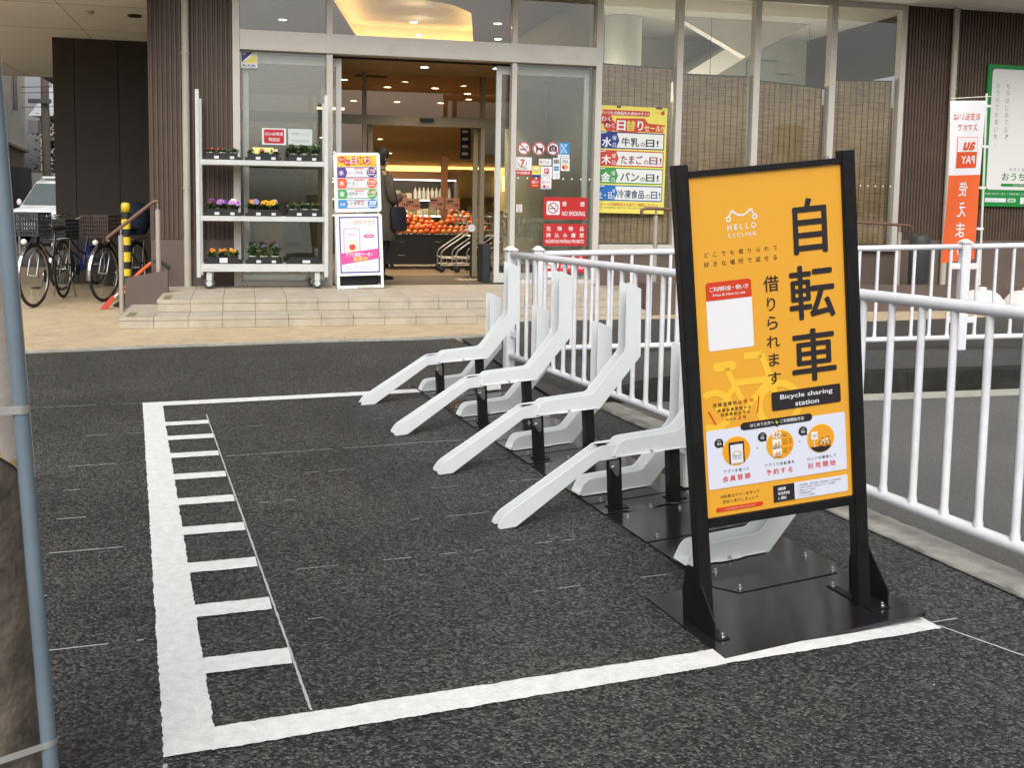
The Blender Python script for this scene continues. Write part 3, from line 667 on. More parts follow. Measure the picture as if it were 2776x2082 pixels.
# curtain wall frame
def fr(name, u0, u1, z0, z1, v0=1.985, v1=2.1, m=ALU, bev=.003): return MB().mat(m).box(u0, u1, v0, v1, z0, z1).build(name, sh, bev)
fr('mullion', 1.03, 1.11, .305, 3.97, 1.975)
for u0, u1 in ((2.08, 2.15), (4.29, 4.352)): fr('mullion', u0, u1, .305, 2.984); fr('mullion', u0, u1, 3.206, 3.97)
for u0, u1 in ((5.35, 5.43),): fr('mullion', u0, u1, .305, 3.97, 1.972)
for u0, u1 in ((6.42, 6.50), (7.475, 7.56), (8.555, 8.645), (9.59, 9.67)): fr('mullion', u0, u1, .802, 3.97)
fr('transom_beam', 1.112, 5.348, 2.985, 3.205, 1.96)
fr('sill', 5.432, 9.67, .725, .80, 1.94); fr('head_frame', 5.432, 9.588, 3.9, 3.968, 1.99)
for u0, u1 in ((1.112, 2.078), (4.354, 5.348)): fr('bottom_frame', u0, u1, .305, .36, 2.0)
def pane(u0, u1, z0, z1, v=2.045, g=GLASS, name='window_pane'): return MB().mat(g).box(u0, u1, v, v + .006, z0, z1).build(name, sh)
for a, c in ((1.112, 2.078), (2.152, 4.288), (4.354, 5.348)): pane(a, c, 3.207, 3.97)
for a, c in ((1.112, 2.078), (4.354, 5.348)): pane(a, c, .362, 2.983)
for a, c in ((5.432, 6.418), (6.502, 7.473), (7.562, 8.553), (8.647, 9.588)): pane(a, c, .802, 3.898, 2.045, glassmat('window_glass', base=.085) if 'window_glass' not in MATS else MATS['window_glass'])
def leaf(u0, u1, name='sliding_door'):
    t = bpy.data.objects.new(name, None); C.objects.link(t); t.parent = sh; t['label'] = 'open glass sliding door leaf'
    o = MB().mat(LEAF); z0, z1 = .318, 2.955
    o.box(u0, u0 + .065, 2.115, 2.155, z0, z1); o.box(u1 - .065, u1, 2.115, 2.155, z0, z1); o.box(u0 + .0655, u1 - .0655, 2.117, 2.153, z1 - .1, z1 - .001); o.box(u0 + .0655, u1 - .0655, 2.117, 2.153, z0 + .001, z0 + .12)
    o.build('door_frame', t, .002, segs=1); MB().mat(GLASS).box(u0 + .066, u1 - .066, 2.132, 2.138, z0 + .12, z1 - .1).build('door_glass', t)
leaf(1.14, 2.262); leaf(4.13, 5.31)
m = MB().mat(DARK); m.box(1.112, 5.348, 2.158, 2.175, 2.96, 2.984); m.build('door_track', sh)
bx('lower_wall', BROWNW, 5.435, 9.67, 2.0, 2.3, .02, .724)
DOT = mat('white_dot', (.85, .85, .83), .5)
for a, c in ((4.40, 5.32), (5.46, 6.40), (6.53, 7.45), (7.59, 8.53), (8.67, 9.57)):
    s = Sheet(.0005); s.M = T(0, 2.044, 0); n = round((c - a) / .112)
    for i in range(n + 1): s.disc(a + (c - a) * i / n, 1.606 - .0028 * (a - 4.4), .011, DOT, 1, 10)
    o = s.build('safety_dot', sh); o['kind'] = 'thing'
# ---- interior
bx('floor', FLOORI, .6, 5.36, 3.62, 39, .1, .303); bx('entrance_floor', MATD, .6, 5.36, 2.0, 3.615, .1, .3035); bx('floor', FLOORI, 5.361, 10, 2.3, 6, .1, .303)
m = MB().mat(WARM2).box(.6, 5.33, 2.2, 37.9, 3.02, 3.1); m.build('ceiling', sh)
bx('interior_wall', mat('dark_store_wall', (.085, .075, .06), .6, var=.1), .5, .6, 2.2, 39, .3, 3.97); bx('interior_wall', WARM, 18, 18.1, 6.3, 39, .3, 3.1); bx('interior_wall', WARM, .6, 18, 39, 39.2, .3, 3.45); bx('interior_wall', WARM, 10, 18, 6.2, 6.3, .3, 3.1)
bx('ceiling', WARM2, 5.331, 18, 6.3, 37.9, 3.02, 3.1); bx('floor', FLOORI, 5.361, 18, 6.001, 39, .1, .303)
bx('interior_wall', OLIVE, 5.33, 5.42, 2.2, 6.3, .3, 3.97)
# void over the entrance with a lit cove
Z = 3.9; cove = [(2.75, 2.9), (2.298, 3.6), (2.93, 6.55), (4.842, 6.58), (4.2, 3.9), (3.85, 3.42)]
m = MB().mat(mat('void_ceiling', (.33, .29, .215), .7, var=.04))
outer = [(.6, 2.2), (.6, 7.6), (5.33, 7.6), (5.33, 2.2)]
def ceil_with_hole(m, hole, z):
    import mathutils.geometry as g
    tri = g.tessellate_polygon([[Vector((x, y, 0)) for x, y in outer], [Vector((x, y, 0)) for x, y in hole]])
    pts = outer + hole; m.add([(x, y, z) for x, y in pts], [tuple(t_) for t_ in tri])
ceil_with_hole(m, cove, Z); m.build('void_ceiling', sh)
cx, cy = sum(p[0] for p in cove) / 6, sum(p[1] for p in cove) / 6
big = [(cx + (x - cx) * 1.12, cy + (y - cy) * 1.12) for x, y in cove]
m = MB().mat(mat('cove_plaster', (.72, .62, .43), .8)); m.add([(x, y, Z + .26) for x, y in big], [tuple(range(6))])
for i in range(6): (a, b2), (c, d) = big[i], big[(i + 1) % 6]; m.add([(a, b2, Z + .01), (c, d, Z + .01), (c, d, Z + .26), (a, b2, Z + .26)], [(0, 1, 2, 3)])
m.build('cove_recess', sh)
m = MB().mat(emat('cove_lamp', (1, .68, .28), 16.0)); mid = [(cx + (x - cx) * 1.05, cy + (y - cy) * 1.05) for x, y in cove]
for i in range(6):
    a, c = Vector(mid[i]), Vector(mid[(i + 1) % 6]); m.tube([(a.x, a.y, Z + .03), (c.x, c.y, Z + .03)], .018, 6)
m.build('cove_lamp', sh)
bx('interior_wall', mat('void_wall', (.30, .26, .19), .7), .6, 5.33, 7.6, 7.7, 3.11, 3.97)
# lamps
LAMP = emat('downlight_lamp', (1, .86, .66), 26.); LRING = mat('lamp_ring', (.7, .66, .58), .4)
def lamp(u, v, z, r=.055, e=0):
    o = MB().mat(LRING).lathe([(r + .02, z - .001), (r + .02, z - .008), (r, z - .008), (r, z - .001)], (u, v), 20, False).build('ceiling_light', sh)
    MB().mat(LAMP).cyl((u, v), r * .98, z - .006, z - .002, 18).build('lamp', o)
    if e:
        L = bpy.data.lights.new('lamp_light', 'SPOT'); L.energy = e; L.color = (1, .72, .42); L.spot_size = R(130); L.spot_blend = .6; L.shadow_soft_size = .09
        ob = bpy.data.objects.new('lamp_light', L); C.objects.link(ob); ob.parent = sh; ob.location = (u, v, z - .05)
for i, (u, v) in enumerate(((2.53, 4.68), (2.98, 7.65), (3.25, 5.38), (3.72, 7.56), (3.96, 5.27), (4.47, 7.47), (4.59, 5.85), (4.79, 6.68))): lamp(u, v, 3.02, .055, 120)
for u, v in ((3.4, 3.0), (4.3, 2.8)): lamp(u, v, 3.02, .05, 30)
for u, v in ((3.2, 12), (4.6, 12), (3.2, 18), (4.8, 18), (4.2, 26), (6.2, 26), (5.5, 33)): lamp(u, v, 3.02, .07, 320)
for u, v in ((1.7, 5.2), (3.55, 4.8), (3.82, 5.92), (4.74, 4.55), (5.08, 5.88)): lamp(u, v, Z, .055)
bx('ceiling_lip', WARM2, .6, 18, 37.9, 39, 3.4, 3.45); MB().mat(emat('wall_washer', (1, .74, .36), 140.)).box(2.5, 17.8, 38.05, 38.15, 3.15, 3.2).build('wall_washer', sh)
for u in (6.0, 7.6, 9.15):      # added fill lamps, hidden behind the blinds to brighten the hall
    o = MB().mat(DARK).tube([(u, 3.5, 2.6), (u, 3.5, 3.97)], .004, 5).build('hall_fill_lamp', sh); MB().mat(emat('hall_fill_glow', (1, .9, .75), 12.)).sphere((u, 3.5, 2.52), .1, 14, 10).build('fill_globe', o)
    L = bpy.data.lights.new('lamp_light', 'POINT'); L.energy = 34; L.color = (1, .88, .72); L.shadow_soft_size = .12; ob = bpy.data.objects.new('lamp_light', L); C.objects.link(ob); ob.parent = sh; ob.location = (u, 3.5, 2.75)
for i in range(2):
    m = MB().mat(emat('tube_lamp', (1, .93, .8), 7.)).box(2.45, 2.95, 9 + 1.6 * i, 9.06 + 1.6 * i, 2.98, 3.01); m.build('tube_lamp', sh)
m = MB().mat(DARK)
for k in range(2): m.box(2.62, 3.08, 4.1 + .1 * k, 4.14 + .1 * k, 3.008, 3.019)
m.build('air_vent', sh)
# inner sliding door wall
IV = 3.75
m = MB().mat(INFR).box(.6, 5.33, IV, IV + .16, 2.33, 2.455); m.build('inner_header', sh, .003)
for u0, u1 in ((.6, .66), (2.70, 2.75), (4.33, 4.385), (5.27, 5.33)): MB().mat(INFR).box(u0, u1, IV + .01, IV + .13, .303, 2.329).build('inner_mullion', sh); MB().mat(INFR).box(u0, u1, IV + .01, IV + .13, 2.456, 3.02).build('inner_mullion', sh)
for u0, u1 in ((2.79, 2.85), (4.255, 4.32)): MB().mat(INFR).box(u0, u1, IV + .135, IV + .17, .31, 2.329).build('inner_door_stile', sh)
GLW = glassmat('inner_glass', (.80, .70, .55), base=.08)
for a, c in ((.66, 2.699), (2.751, 4.329), (4.386, 5.269)): pane(a, c, 2.457, 3.018, IV + .06, GLW, 'inner_pane')
for a, c in ((.66, 2.699), (4.386, 5.269)): pane(a, c, .31, 2.328, IV + .06, GLASS, 'inner_pane')
MB().mat(DARK).box(3.47, 3.66, IV - .05, IV - .002, 2.385, 2.43).build('door_sensor', sh, .006)
# right hall behind the blinds
bx('interior_wall', GREYW, 5.43, 10, 5.6, 5.7, .3, 3.99); bx('ceiling', mat('hall_ceiling', (.40, .385, .33), .8), 5.42, 10, 2.2, 5.7, 3.975, 4.1)
MB().mat(mat('hall_column', (.55, .57, .51), .6, var=.05)).cyl((6.44, 4.0), .29, .3, 3.97, 32).build('hall_column', sh)
m = MB().mat(mat('stair_soffit', (.74, .74, .69), .6)); m.prism([(6.9, 2.55), (9.9, 4.36), (9.9, 4.7), (6.6, 2.65)], 4.3, 5.55, 'y'); m.build('stair_flight', sh)
m = MB().mat(OLIVE); m.prism([(7.0, .31), (9.95, .31), (9.95, 4.3), (7.0, 2.52)], 4.9, 5.0, 'y'); m.build('stair_wall', sh)
m = MB().mat(GREYW).prism([(7.1, 3.97), (9.2, 3.97), (8.2, 3.45)], 3.6, 3.75, 'y'); m.build('bulkhead', sh)
for i, (u, v, w2, h) in enumerate(((8.9, 4.85, .5, .7), (9.4, 4.85, .3, .5))): bx('notice_board', mat('hall_board', (.25, .30, .27), .5), u, u + w2, v, v + .03, 2.9, 2.9 + h)
# ---- entrance steps, tiled
st = thing('entrance_steps', 'two beige tiled steps and landing in front of the glazed entrance', 'steps', MF)
m = MB().mat(GROUT).box(.012, 5.32, .012, 2.03, .02, .176); m.box(.322, 5.32, .446, 2.03, .176, .297); m.build('core', st)
Tm = MB().mat(TILE); g = .0035; w_ = .312
def tile_row(u0, u1, f):
    k = u0
    while k < u1 - .02: e = min(k + w_, u1); f(k + g / 2, e - g / 2); k = e
lo = MB().mat(TILE); hi = MB().mat(TILE)
tile_row(.002, 5.325, lambda a, c: (lo.box(a, c, 0, .0115, .077, .150), lo.box(a, c, -.004, .0115, .1525, .184)))
tile_row(.002, 5.325, lambda a, c: lo.box(a, c, .013, .13, .1765, .1838)); tile_row(.002, 5.325, lambda a, c: lo.box(a, c, .133, .44, .1765, .1838))
for k in range(6): v0 = .0135 + .33 * k; lo.box(0, .0115, v0, v0 + .326, .077, .150); lo.box(-.004, .0115, v0, v0 + .326, .1525, .184); lo.box(.013, .318, v0 + (.44 if k == 0 else .11), v0 + (.44 if k == 0 else .11) + (.0 if k == 0 else .0) + .318, .1765, .1837) if 0 < k < 6 else None
lo.build('lower_step', st, .0015, segs=1)
tile_row(.312, 5.325, lambda a, c: (hi.box(a, c, .434, .4455, .186, .264), hi.box(a, c, .430, .4455, .2665, .305)))
v0 = .447
for j in range(6):
    d = (.118, .31, .31, .31, .31, .217)[j]; tile_row(.312, 5.325, lambda a, c: hi.box(a, c, v0, v0 + d - g, .2975, .3048)); v0 += d
for k in range(5): v0 = .447 + .32 * k; hi.box(.312, .3235, v0, v0 + .316, .186, .264); hi.box(.308, .3235, v0, v0 + .316, .2665, .305)
hi.build('landing', st, .0015, segs=1)
AS = mat('anti_slip_strip', (.21, .18, .09), .9, var=.2, vs=60)
for u, v, z, L in ((.06, .06, .184, .36), (.36, .48, .3052, .4)): MB().mat(AS).box(u, u + .07, v, v + L, z, z + .003).build('anti_slip_strip', st)
lw = MB().mat(BROWNW).prism([(-.07, .08), (.36, .08), (.36, .545), (-.07, .46)], 1.2, 1.32, 'y').build('low_wall', None, .004, world=MF); tag(lw, 'small brown sloping wall beside the left end of the entrance steps', 'low wall')
RAILW = mat('brown_rail', (.16, .085, .06), .45, var=.1); POSTM = mat('rail_post', (.42, .38, .33), .4, metal=.3, var=.06)
def handrail(label, pts, posts, v, rb):
    t = thing('handrail', label, 'handrail', MF @ T(posts[0][0], v, 0)); o = posts[0][0]
    MB().mat(RAILW).tube([(u - o, dv, z) for u, dv, z in pts], rb, 12).build('rail', t)
    for u, z0, z1 in posts:
        p = MB().mat(POSTM).cyl((u - o, 0), .026, z0, z1 - .07, 16).build('post', t); MB().mat(STEEL).cyl((u - o, 0), .011, z1 - .07, z1, 10).build('rail_bracket', p)
handrail('handrail with brown sloping rail at the left end of the entrance steps', [(-.225, 0, .845), (-.25, 0, .86), (-.24, 0, .885), (.20, 0, 1.245), (.235, 0, 1.268), (.27, 0, 1.262)], [(-.11, .08, .975), (.262, .5, 1.25)], 1.26, .019)
handrail('long handrail with brown rail on the ramp in front of the shop windows', [(5.45, 0, 1.19), (5.425, 0, 1.215), (5.43, 0, 1.245), (5.47, 0, 1.262), (5.6, 0, 1.262), (8.8, 0, 1.10), (8.86, 0, 1.085), (8.87, 0, 1.04)], [(5.6, .3, 1.25), (7.1, .2, 1.175), (8.7, .2, 1.09)], .6, .018)
rw = MB().mat(BROWNW); rw.box(5.335, 5.72, .13, .42, .02, .462); rw.box(5.721, 14, .135, .3, .02, .42); o = rw.build('ramp_wall', None, .004, world=MF); tag(o, 'low brown wall along the front of the entrance ramp', 'low wall')
struct(MB().mat(mat('ramp_paving', (.30, .26, .21), .7, var=.1)).add([(5.33, .3, .29), (14, .3, .16), (14, 2.0, .16), (5.33, 2.0, .29)], [(0, 1, 2, 3)]).build('ramp', world=MF))
# ---- bamboo blinds
def bamboo():
    m = bpy.data.materials.new('bamboo_blind'); m.use_nodes = True; t = m.node_tree; p = t.nodes['Principled BSDF']; L = t.links.new
    tc = t.nodes.new('ShaderNodeTexCoord'); mp = t.nodes.new('ShaderNodeMapping'); mp.inputs['Scale'].default_value = (3.5, 1, 55); L(tc.outputs['Object'], mp.inputs[0])
    n = t.nodes.new('ShaderNodeTexNoise'); n.inputs['Scale'].default_value = 1; n.inputs['Detail'].default_value = 5; L(mp.outputs[0], n.inputs['Vector'])
    n2 = t.nodes.new('ShaderNodeTexNoise'); n2.inputs['Scale'].default_value = 1.6; n2.inputs['Detail'].default_value = 3; L(tc.outputs['Object'], n2.inputs['Vector'])
    ad = t.nodes.new('ShaderNodeMath'); ad.operation = 'MULTIPLY_ADD'; ad.inputs[1].default_value = .6; L(n2.outputs['Fac'], ad.inputs[0]); L(n.outputs['Fac'], ad.inputs[2])
    r = t.nodes.new('ShaderNodeValToRGB'); e = r.color_ramp.elements; e[0].position = .55; e[0].color = (.18, .105, .055, 1); e[1].position = 1.05; e[1].color = (.44, .295, .16, 1)
    L(ad.outputs[0], r.inputs[0]); L(r.outputs[0], p.inputs['Base Color']); p.inputs['Roughness'].default_value = .8
    b = t.nodes.new('ShaderNodeBump'); b.inputs['Strength'].default_value = .5; b.inputs['Distance'].default_value = .004; L(n.outputs['Fac'], b.inputs['Height']); L(b.outputs[0], p.inputs['Normal']); return m
BAM = bamboo(); STR = mat('blind_cord', (.035, .025, .018), .8)
bl = ['bamboo blind behind the window with the yellow weekday poster', 'bamboo blind behind the window just right of the yellow poster window', 'bamboo blind whose top edge slants down behind the window above the orange sign', 'bamboo blind behind the last window beside the ribbed wall']
for (u0, u1, za, zb), l in zip(((5.445, 6.405, 3.035, 3.01), (6.515, 7.46, 2.955, 2.955), (7.575, 8.54, 2.915, 2.855), (8.66, 9.575, 2.965, 2.985)), bl):
    t = thing('bamboo_blind', l, 'blind', MF @ T(u0, 2.12, .82), 'bamboo blinds in the shop windows'); W = u1 - u0; za -= .82; zb -= .82
    m = MB().mat(BAM); n = 24
    m.rings([[(W * i / n, .006 * sin(i * 1.9), 0), (W * i / n, .004 + .006 * sin(i * 1.9), 0), (W * i / n, .004 + .006 * sin(i * 2.1), za + (zb - za) * i / n), (W * i / n, .006 * sin(i * 2.1), za + (zb - za) * i / n)] for i in range(n + 1)], smooth=False)
    m.build('slats', t); m = MB().mat(STR); k = .03
    while k < W: m.box(k, k + .006, -.009, -.0065, .01, za + (zb - za) * k / W - .01); k += random.uniform(.075, .095)
    m.build('cord', t)
    MB().mat(STR).tube([(0, .0, za + .006), (W, .0, zb + .006)], .008, 8).build('head_rod', t)

PT = mat('dark_glow_screen', (.045, .042, .036), .6, var=.2)  # dark screen added to block the lit back wall's glow behind the left pane
m = MB().mat(PT).box(.6, 2.45, 6.0, 6.08, .303, 2.2); m.build('glow_screen', sh); MB().mat(mat('brown_partition_panel', (.16, .095, .03), .6)).box(1.3, 1.72, 5.96, 5.998, .303, .95).build('partition_panel', sh)
# ================================================================== POSTERS AND STICKERS
NAVY, REDP, GRN, BLU, YEL = pc('#2c3a86'), pc('#c8483c'), pc('#3f9a4c'), pc('#2b6fb8'), pc('#ece067')
INK = pc('#33343c'); RSIGN = pc('#c52a2c'); LG = pc('#e9ebe8')
def sheet_thing(name, s, label, cat, M, group=None, bevel=0):
    o = s.build(name, None, world=M); return tag(o, label, cat, group)
def put(u, v, z): return MF @ T(u, v, z)
s = Sheet(.0009); W, H = .905, 1.33; s.mat(YEL).box(0, W, .0003, .002, 0, H); s.rect(0, 0, W, H, YEL, 0)
def px(x): return x * W
def pzz(y): return (1 - y) * H
s.rrect(.05 * W, pzz(.088), .74 * W, pzz(.038), .02, REDP, 1); s.text('いつもの商品をお求めやすく!!', .065 * W, pzz(.081), .66 * W, .042, PW, 2, .02)
for x, y in ((.1, .125), (.16, .185)): s.disc(x * W, pzz(y), .072, REDP, 2, 24, 1.15); s.text('わく', x * W - .062, pzz(y) - .026, .125, .058, PW, 3, .02)
s.poly([(.22 * W, pzz(.235)), (.25 * W, pzz(.115)), (.66 * W, pzz(.105)), (.72 * W, pzz(.15)), (.97 * W, pzz(.16)), (.95 * W, pzz(.232)), (.6 * W, pzz(.232)), (.5 * W, pzz(.245))], REDP, 1)
s.text('日', .26 * W, pzz(.224), .13 * W, .118, PW, 3, .03); s.text('替', .395 * W, pzz(.226), .14 * W, .125, YEL, 3, .012); s.text('り', .56 * W, pzz(.22), .09 * W, .12, PW, 3, .03); s.text('セール!!', .665 * W, pzz(.222), .29 * W, .07, pc('#fbf3b0'), 3, .02)
s.disc(.93 * W, pzz(.05), .026, REDP, 2, 20); s.poly([(.93 * W, pzz(.028)), (.965 * W, pzz(.018)), (.94 * W, pzz(.034))], GRN, 3); s.text('coop', .80 * W, pzz(.062), .085 * W, .03, pc('#d9c840'), 2)
for (y0, y1), c, a, b2, t3 in zip(((.24, .397), (.412, .560), (.574, .722), (.737, .884)), (NAVY, REDP, GRN, BLU), ('水', '木', '金', '土・日'), ('牛乳', 'たまご', 'パン', '冷凍食品'), 'wtfs'):
    z0, z1 = pzz(y1), pzz(y0); s.rect(.012 * W, z0, .968 * W, z1, c, 1); s.rect(.27 * W, z0 + .014, .955 * W, z1 - .014, LG, 2)
    s.poly([(.015 * W, z0), (.255 * W, z0), (.305 * W, (z0 + z1) / 2), (.255 * W, z1), (.015 * W, z1)], c, 3)
    if len(a) == 1: s.text(a, .05 * W, z0 + .02, .145 * W, .115, PW, 4, .03); s.text('曜', .205 * W, (z0 + z1) / 2, .055 * W, .055, PW, 4); s.text('日', .21 * W, z0 + .016, .045 * W, .055, PW, 4)
    else: s.text(a, .02 * W, z0 + .025, .20 * W, .085, PW, 4, .02); s.text('曜', .228 * W, (z0 + z1) / 2, .04 * W, .045, PW, 4); s.text('日', .232 * W, z0 + .02, .034 * W, .045, PW, 4)
    s.text('EVERY', .02 * W, z1 - .03, .09 * W, .018, PW, 4) if False else s.line([(.02 * W, z1 - .02), (.11 * W, z1 - .012)], .012, LG, 4)
    wd = {'牛乳': .26, 'たまご': .32, 'パン': .28, '冷凍食品': .40}[b2]; kc = pc({'w': '#30333f', 't': '#8e3a3c', 'f': '#35523c', 's': '#33506e'}[t3])
    s.text(b2, .335 * W if t3 != 's' else .30 * W, z0 + .035, wd * W, .105, kc, 4, .02); x = (.335 if t3 != 's' else .30) + wd
    s.text('の', (x + .02) * W, z0 + .038, .065 * W, .05, kc, 4, .01); s.text('日!', (x + .10) * W, z0 + .036, min(.19, .94 - x - .10) * W, .09, kc, 4, .02)
s.text('セール対象商品はお店でご確認ください。', .06 * W, pzz(.932), .85 * W, .04, REDP, 2, .01); s.text('一部サービスは曜日別割引の対象外です。予告なく変更・中止あり', .03 * W, pzz(.955), .66 * W, .018, INK, 2)
for x, y, w2 in ((.25, .004, .06), (.83, .0, .09)): s.rect(x * W, pzz(y + .014), (x + w2) * W, pzz(y - .004), pc('#5a4a3c'), 3)
sheet_thing('sale_poster', s, 'yellow poster of weekday sales in four coloured rows, taped to the shop window', 'poster', put(5.413, 2.043, 1.195) @ RY(.6))

def redsign(lines, extra, label, z, h=.272, u=4.735, w_=.56, nm='notice_sign'):
    s = Sheet(.0008); s.mat(RSIGN).box(0, w_, .0003, .003, 0, h); s.rect(0, 0, w_, h, RSIGN, 0)
    for tx, x, zz, ww, hh, sp in lines: (s.spaced if sp else s.text)(tx, x, zz, ww, hh, PW, 1, .015)
    if extra: extra(s)
    sheet_thing(nm, s, label, 'sign', put(u, 2.0435, z))
def nosm(s):
    s.rrect(.035, .055, .205, .222, .02, PW, 1); s.ring(.12, .139, .068, .012, RSIGN, 2); s.rect(.072, .128, .15, .14, INK, 2); s.line([(.15, .146), (.158, .162), (.15, .175)], .006, INK, 2); s.line([(.076, .183), (.164, .095)], .012, RSIGN, 3)
redsign([('禁', .235, .162, .058, .058, 0), ('煙', .47, .162, .058, .058, 0), ('NO SMOKING', .235, .045, .30, .055, 0)], nosm, 'red no smoking sign on the entrance glass, uppermost of the red signs', 1.108)
redsign([('危険物品', .035, .185, .49, .058, 1), ('持込み厳禁', .035, .103, .49, .058, 1), ('HAZARDOUS MATERIALS PROHIBITED', .03, .035, .50, .042, 0)], None, 'red hazardous materials prohibited sign below the no smoking sign', .78)
def noth(s): s.rrect(.035, .055, .205, .222, .02, PW, 1); s.ring(.12, .139, .068, .012, RSIGN, 2); s.line([(.076, .183), (.164, .095)], .012, RSIGN, 3)
redsign([('立入', .235, .155, .29, .07, 1), ('PROHIBITED', .235, .045, .30, .055, 0)], noth, 'red prohibited sign lowest on the entrance glass, behind the white fence', .445)

def sticker(u, z, w_, h, draw, label, bg=None, r=.006):
    s = Sheet(.0007); bgm = bg or PW; s.mat(bgm); s.rrect(0, 0, w_, h, r, bgm, 1)
    draw(s); sheet_thing('sticker', s, label, 'sticker', put(u, 2.0445, z))
def prohib(draw):
    def f(s):
        c = .082; s.disc(c, c, .082, PW, 1.3, 32); draw(s, c); s.ring(c, c, .080, .013, RSIGN, 3, 36); s.line([(c - .052, c + .052), (c + .052, c - .052)], .012, RSIGN, 4)
    return f
def rs(u, z, draw, label):
    s = Sheet(.0007); prohib(draw)(s); sheet_thing('sticker', s, label, 'sticker', put(u, 2.0445, z))
rs(4.385, 1.885, lambda s, c: (s.rect(c - .05, c - .02, c + .03, c - .006, INK, 2), s.line([(c + .035, c), (c + .045, c + .02), (c + .03, c + .035)], .008, INK, 2)), 'round no smoking sticker, first of the three round stickers on the entrance glass')
rs(4.575, 1.887, lambda s, c: (s.poly([(c - .05, c + .03), (c - .03, c + .045), (c - .02, c + .01), (c + .04, c + .01), (c + .05, c + .04), (c + .05, c - .05), (c + .035, c - .05), (c + .03, c - .015), (c - .015, c - .015), (c - .02, c - .05), (c - .035, c - .05), (c - .035, c + .015)], INK, 2)), 'round no dogs sticker, middle of the three round stickers on the entrance glass')
rs(4.755, 1.889, lambda s, c: (s.rrect(c - .05, c - .035, c + .05, c + .03, .01, INK, 2), s.rect(c - .02, c + .03, c + .02, c + .045, INK, 2), s.ring(c, c - .004, .024, .007, PW, 2.5, 20)), 'round no cameras sticker, third of the round stickers on the entrance glass')
sticker(4.9, 1.86, .15, .19, lambda s: (s.rect(0, .045, .15, .19, pc('#2f8fd0'), 2), s.line([(.035, .06), (.115, .175)], .016, pc('#bfe0f5'), 3), s.line([(.115, .06), (.035, .175)], .016, pc('#bfe0f5'), 3), s.ring(.075, .12, .05, .008, pc('#bfe0f5'), 3, 24, 30, 330), s.text('ご遠慮ください', .012, .012, .126, .02, pc('#2f8fd0'), 2)), 'blue square sticker with a crossed out figure beside the round stickers')
sticker(4.335, 1.64, .235, .22, lambda s: (s.rect(0, 0, .235, .062, RSIGN, 2), s.text('ATM設置店', .02, .014, .195, .034, PW, 3, .02), s.text('7', .09, .105, .06, .085, pc('#e0602a'), 3, .06), s.ring(.118, .15, .055, .008, pc('#2f8a4a'), 2, 24, 180, 380), s.text('セブン銀行', .05, .072, .135, .024, INK, 3)), 'white and red cash machine sticker with a seven on the entrance glass')
sticker(4.66, 1.768, .16, .078, lambda s: (s.text('R', .018, .02, .028, .038, pc('#b04a6a'), 2, .02), s.text('Pay', .055, .014, .085, .045, pc('#8c8a90'), 2)), 'white Pay sticker with a pink R on the entrance glass')
sticker(4.575, 1.625, .11, .135, lambda s: (s.rect(.0, .03, .11, .135, YEL, 2), s.rect(0, 0, .11, .026, NAVY, 2), s.text('お支払い', .012, .06, .086, .02, NAVY, 3), s.rect(.03, .09, .08, .115, PW, 3)), 'small yellow and navy payment sticker on the entrance glass')
sticker(4.69, 1.61, .14, .145, lambda s: (s.rrect(.04, .055, .1, .12, .01, RSIGN, 2), s.text('P', .055, .065, .032, .042, PW, 3, .03), s.text('PayPay', .022, .018, .096, .026, INK, 2)), 'white sticker with a red square and the word PayPay on the entrance glass')
sticker(4.838, 1.605, .093, .255, lambda s: ([s.rrect(.014 + .023 * i, .185, .034 + .023 * i, .238, .006, c, 2) for i, c in enumerate((BLU, RSIGN, GRN))], s.rrect(.016, .1, .078, .155, .004, pc('#3a7fc0'), 2), s.text('AMEX', .02, .118, .054, .018, PW, 3), s.ring(.047, .045, .022, .005, pc('#b8bcc2'), 2)), 'tall narrow white sticker with three card logos on the entrance glass')
sticker(4.94, 1.705, .115, .15, lambda s: (s.text('VISA', .018, .1, .08, .03, NAVY, 2, .02), s.rect(.0, .085, .115, .09, pc('#e9a53a'), 2), s.disc(.043, .045, .026, RSIGN, 2, 20), s.disc(.07, .045, .026, pc('#eea034'), 3, 20)), 'white VISA sticker with two overlapping coloured discs on the entrance glass')
sticker(4.552, 1.49, .13, .122, lambda s: (s.text('d払い', .018, .055, .094, .042, PW, 2, .02), [s.disc(.04 + .025 * i, .03, .009, YEL, 2, 14) for i in range(3)]), 'square red payment sticker with three yellow dots on the entrance glass', RSIGN)
sticker(4.69, 1.478, .135, .128, lambda s: (s.text('使えます', .015, .07, .105, .03, RSIGN, 2, .01), s.rect(0, 0, .135, .018, pc('#a9cfe8'), 2), s.disc(.045, .032, .019, RSIGN, 3, 16), s.disc(.09, .03, .017, pc('#e8b49a'), 3, 16)), 'white sticker with red writing and two round pictures beside the red payment sticker')
sticker(4.382, 1.19, .075, .095, lambda s: (s.ring(.0375, .058, .026, .006, RSIGN, 2), s.line([(.02, .075), (.055, .041)], .005, RSIGN, 3), s.rect(.012, .012, .063, .02, INK, 2)), 'small white sticker with a red ring low on the entrance glass')
s = Sheet(.0007); s.rrect(0, 0, .188, .188, .004, PW, 1); s.poly([(.012, .176), (.012, .062), (.135, .176)], pc('#2b2f7e'), 2); s.poly([(.178, .055), (.178, .168), (.022, .055)], YEL, 2); s.text('ALSOK', .018, .014, .152, .026, pc('#2b2f7e'), 2, .03); s.line([(.022, .165), (.07, .165)], .006, PW, 3); s.line([(.022, .152), (.06, .152)], .006, PW, 3)
sheet_thing('sticker', s, 'square security sticker split into blue and yellow, top left of the entrance glass', 'sticker', put(1.118, 2.0445, 2.79))
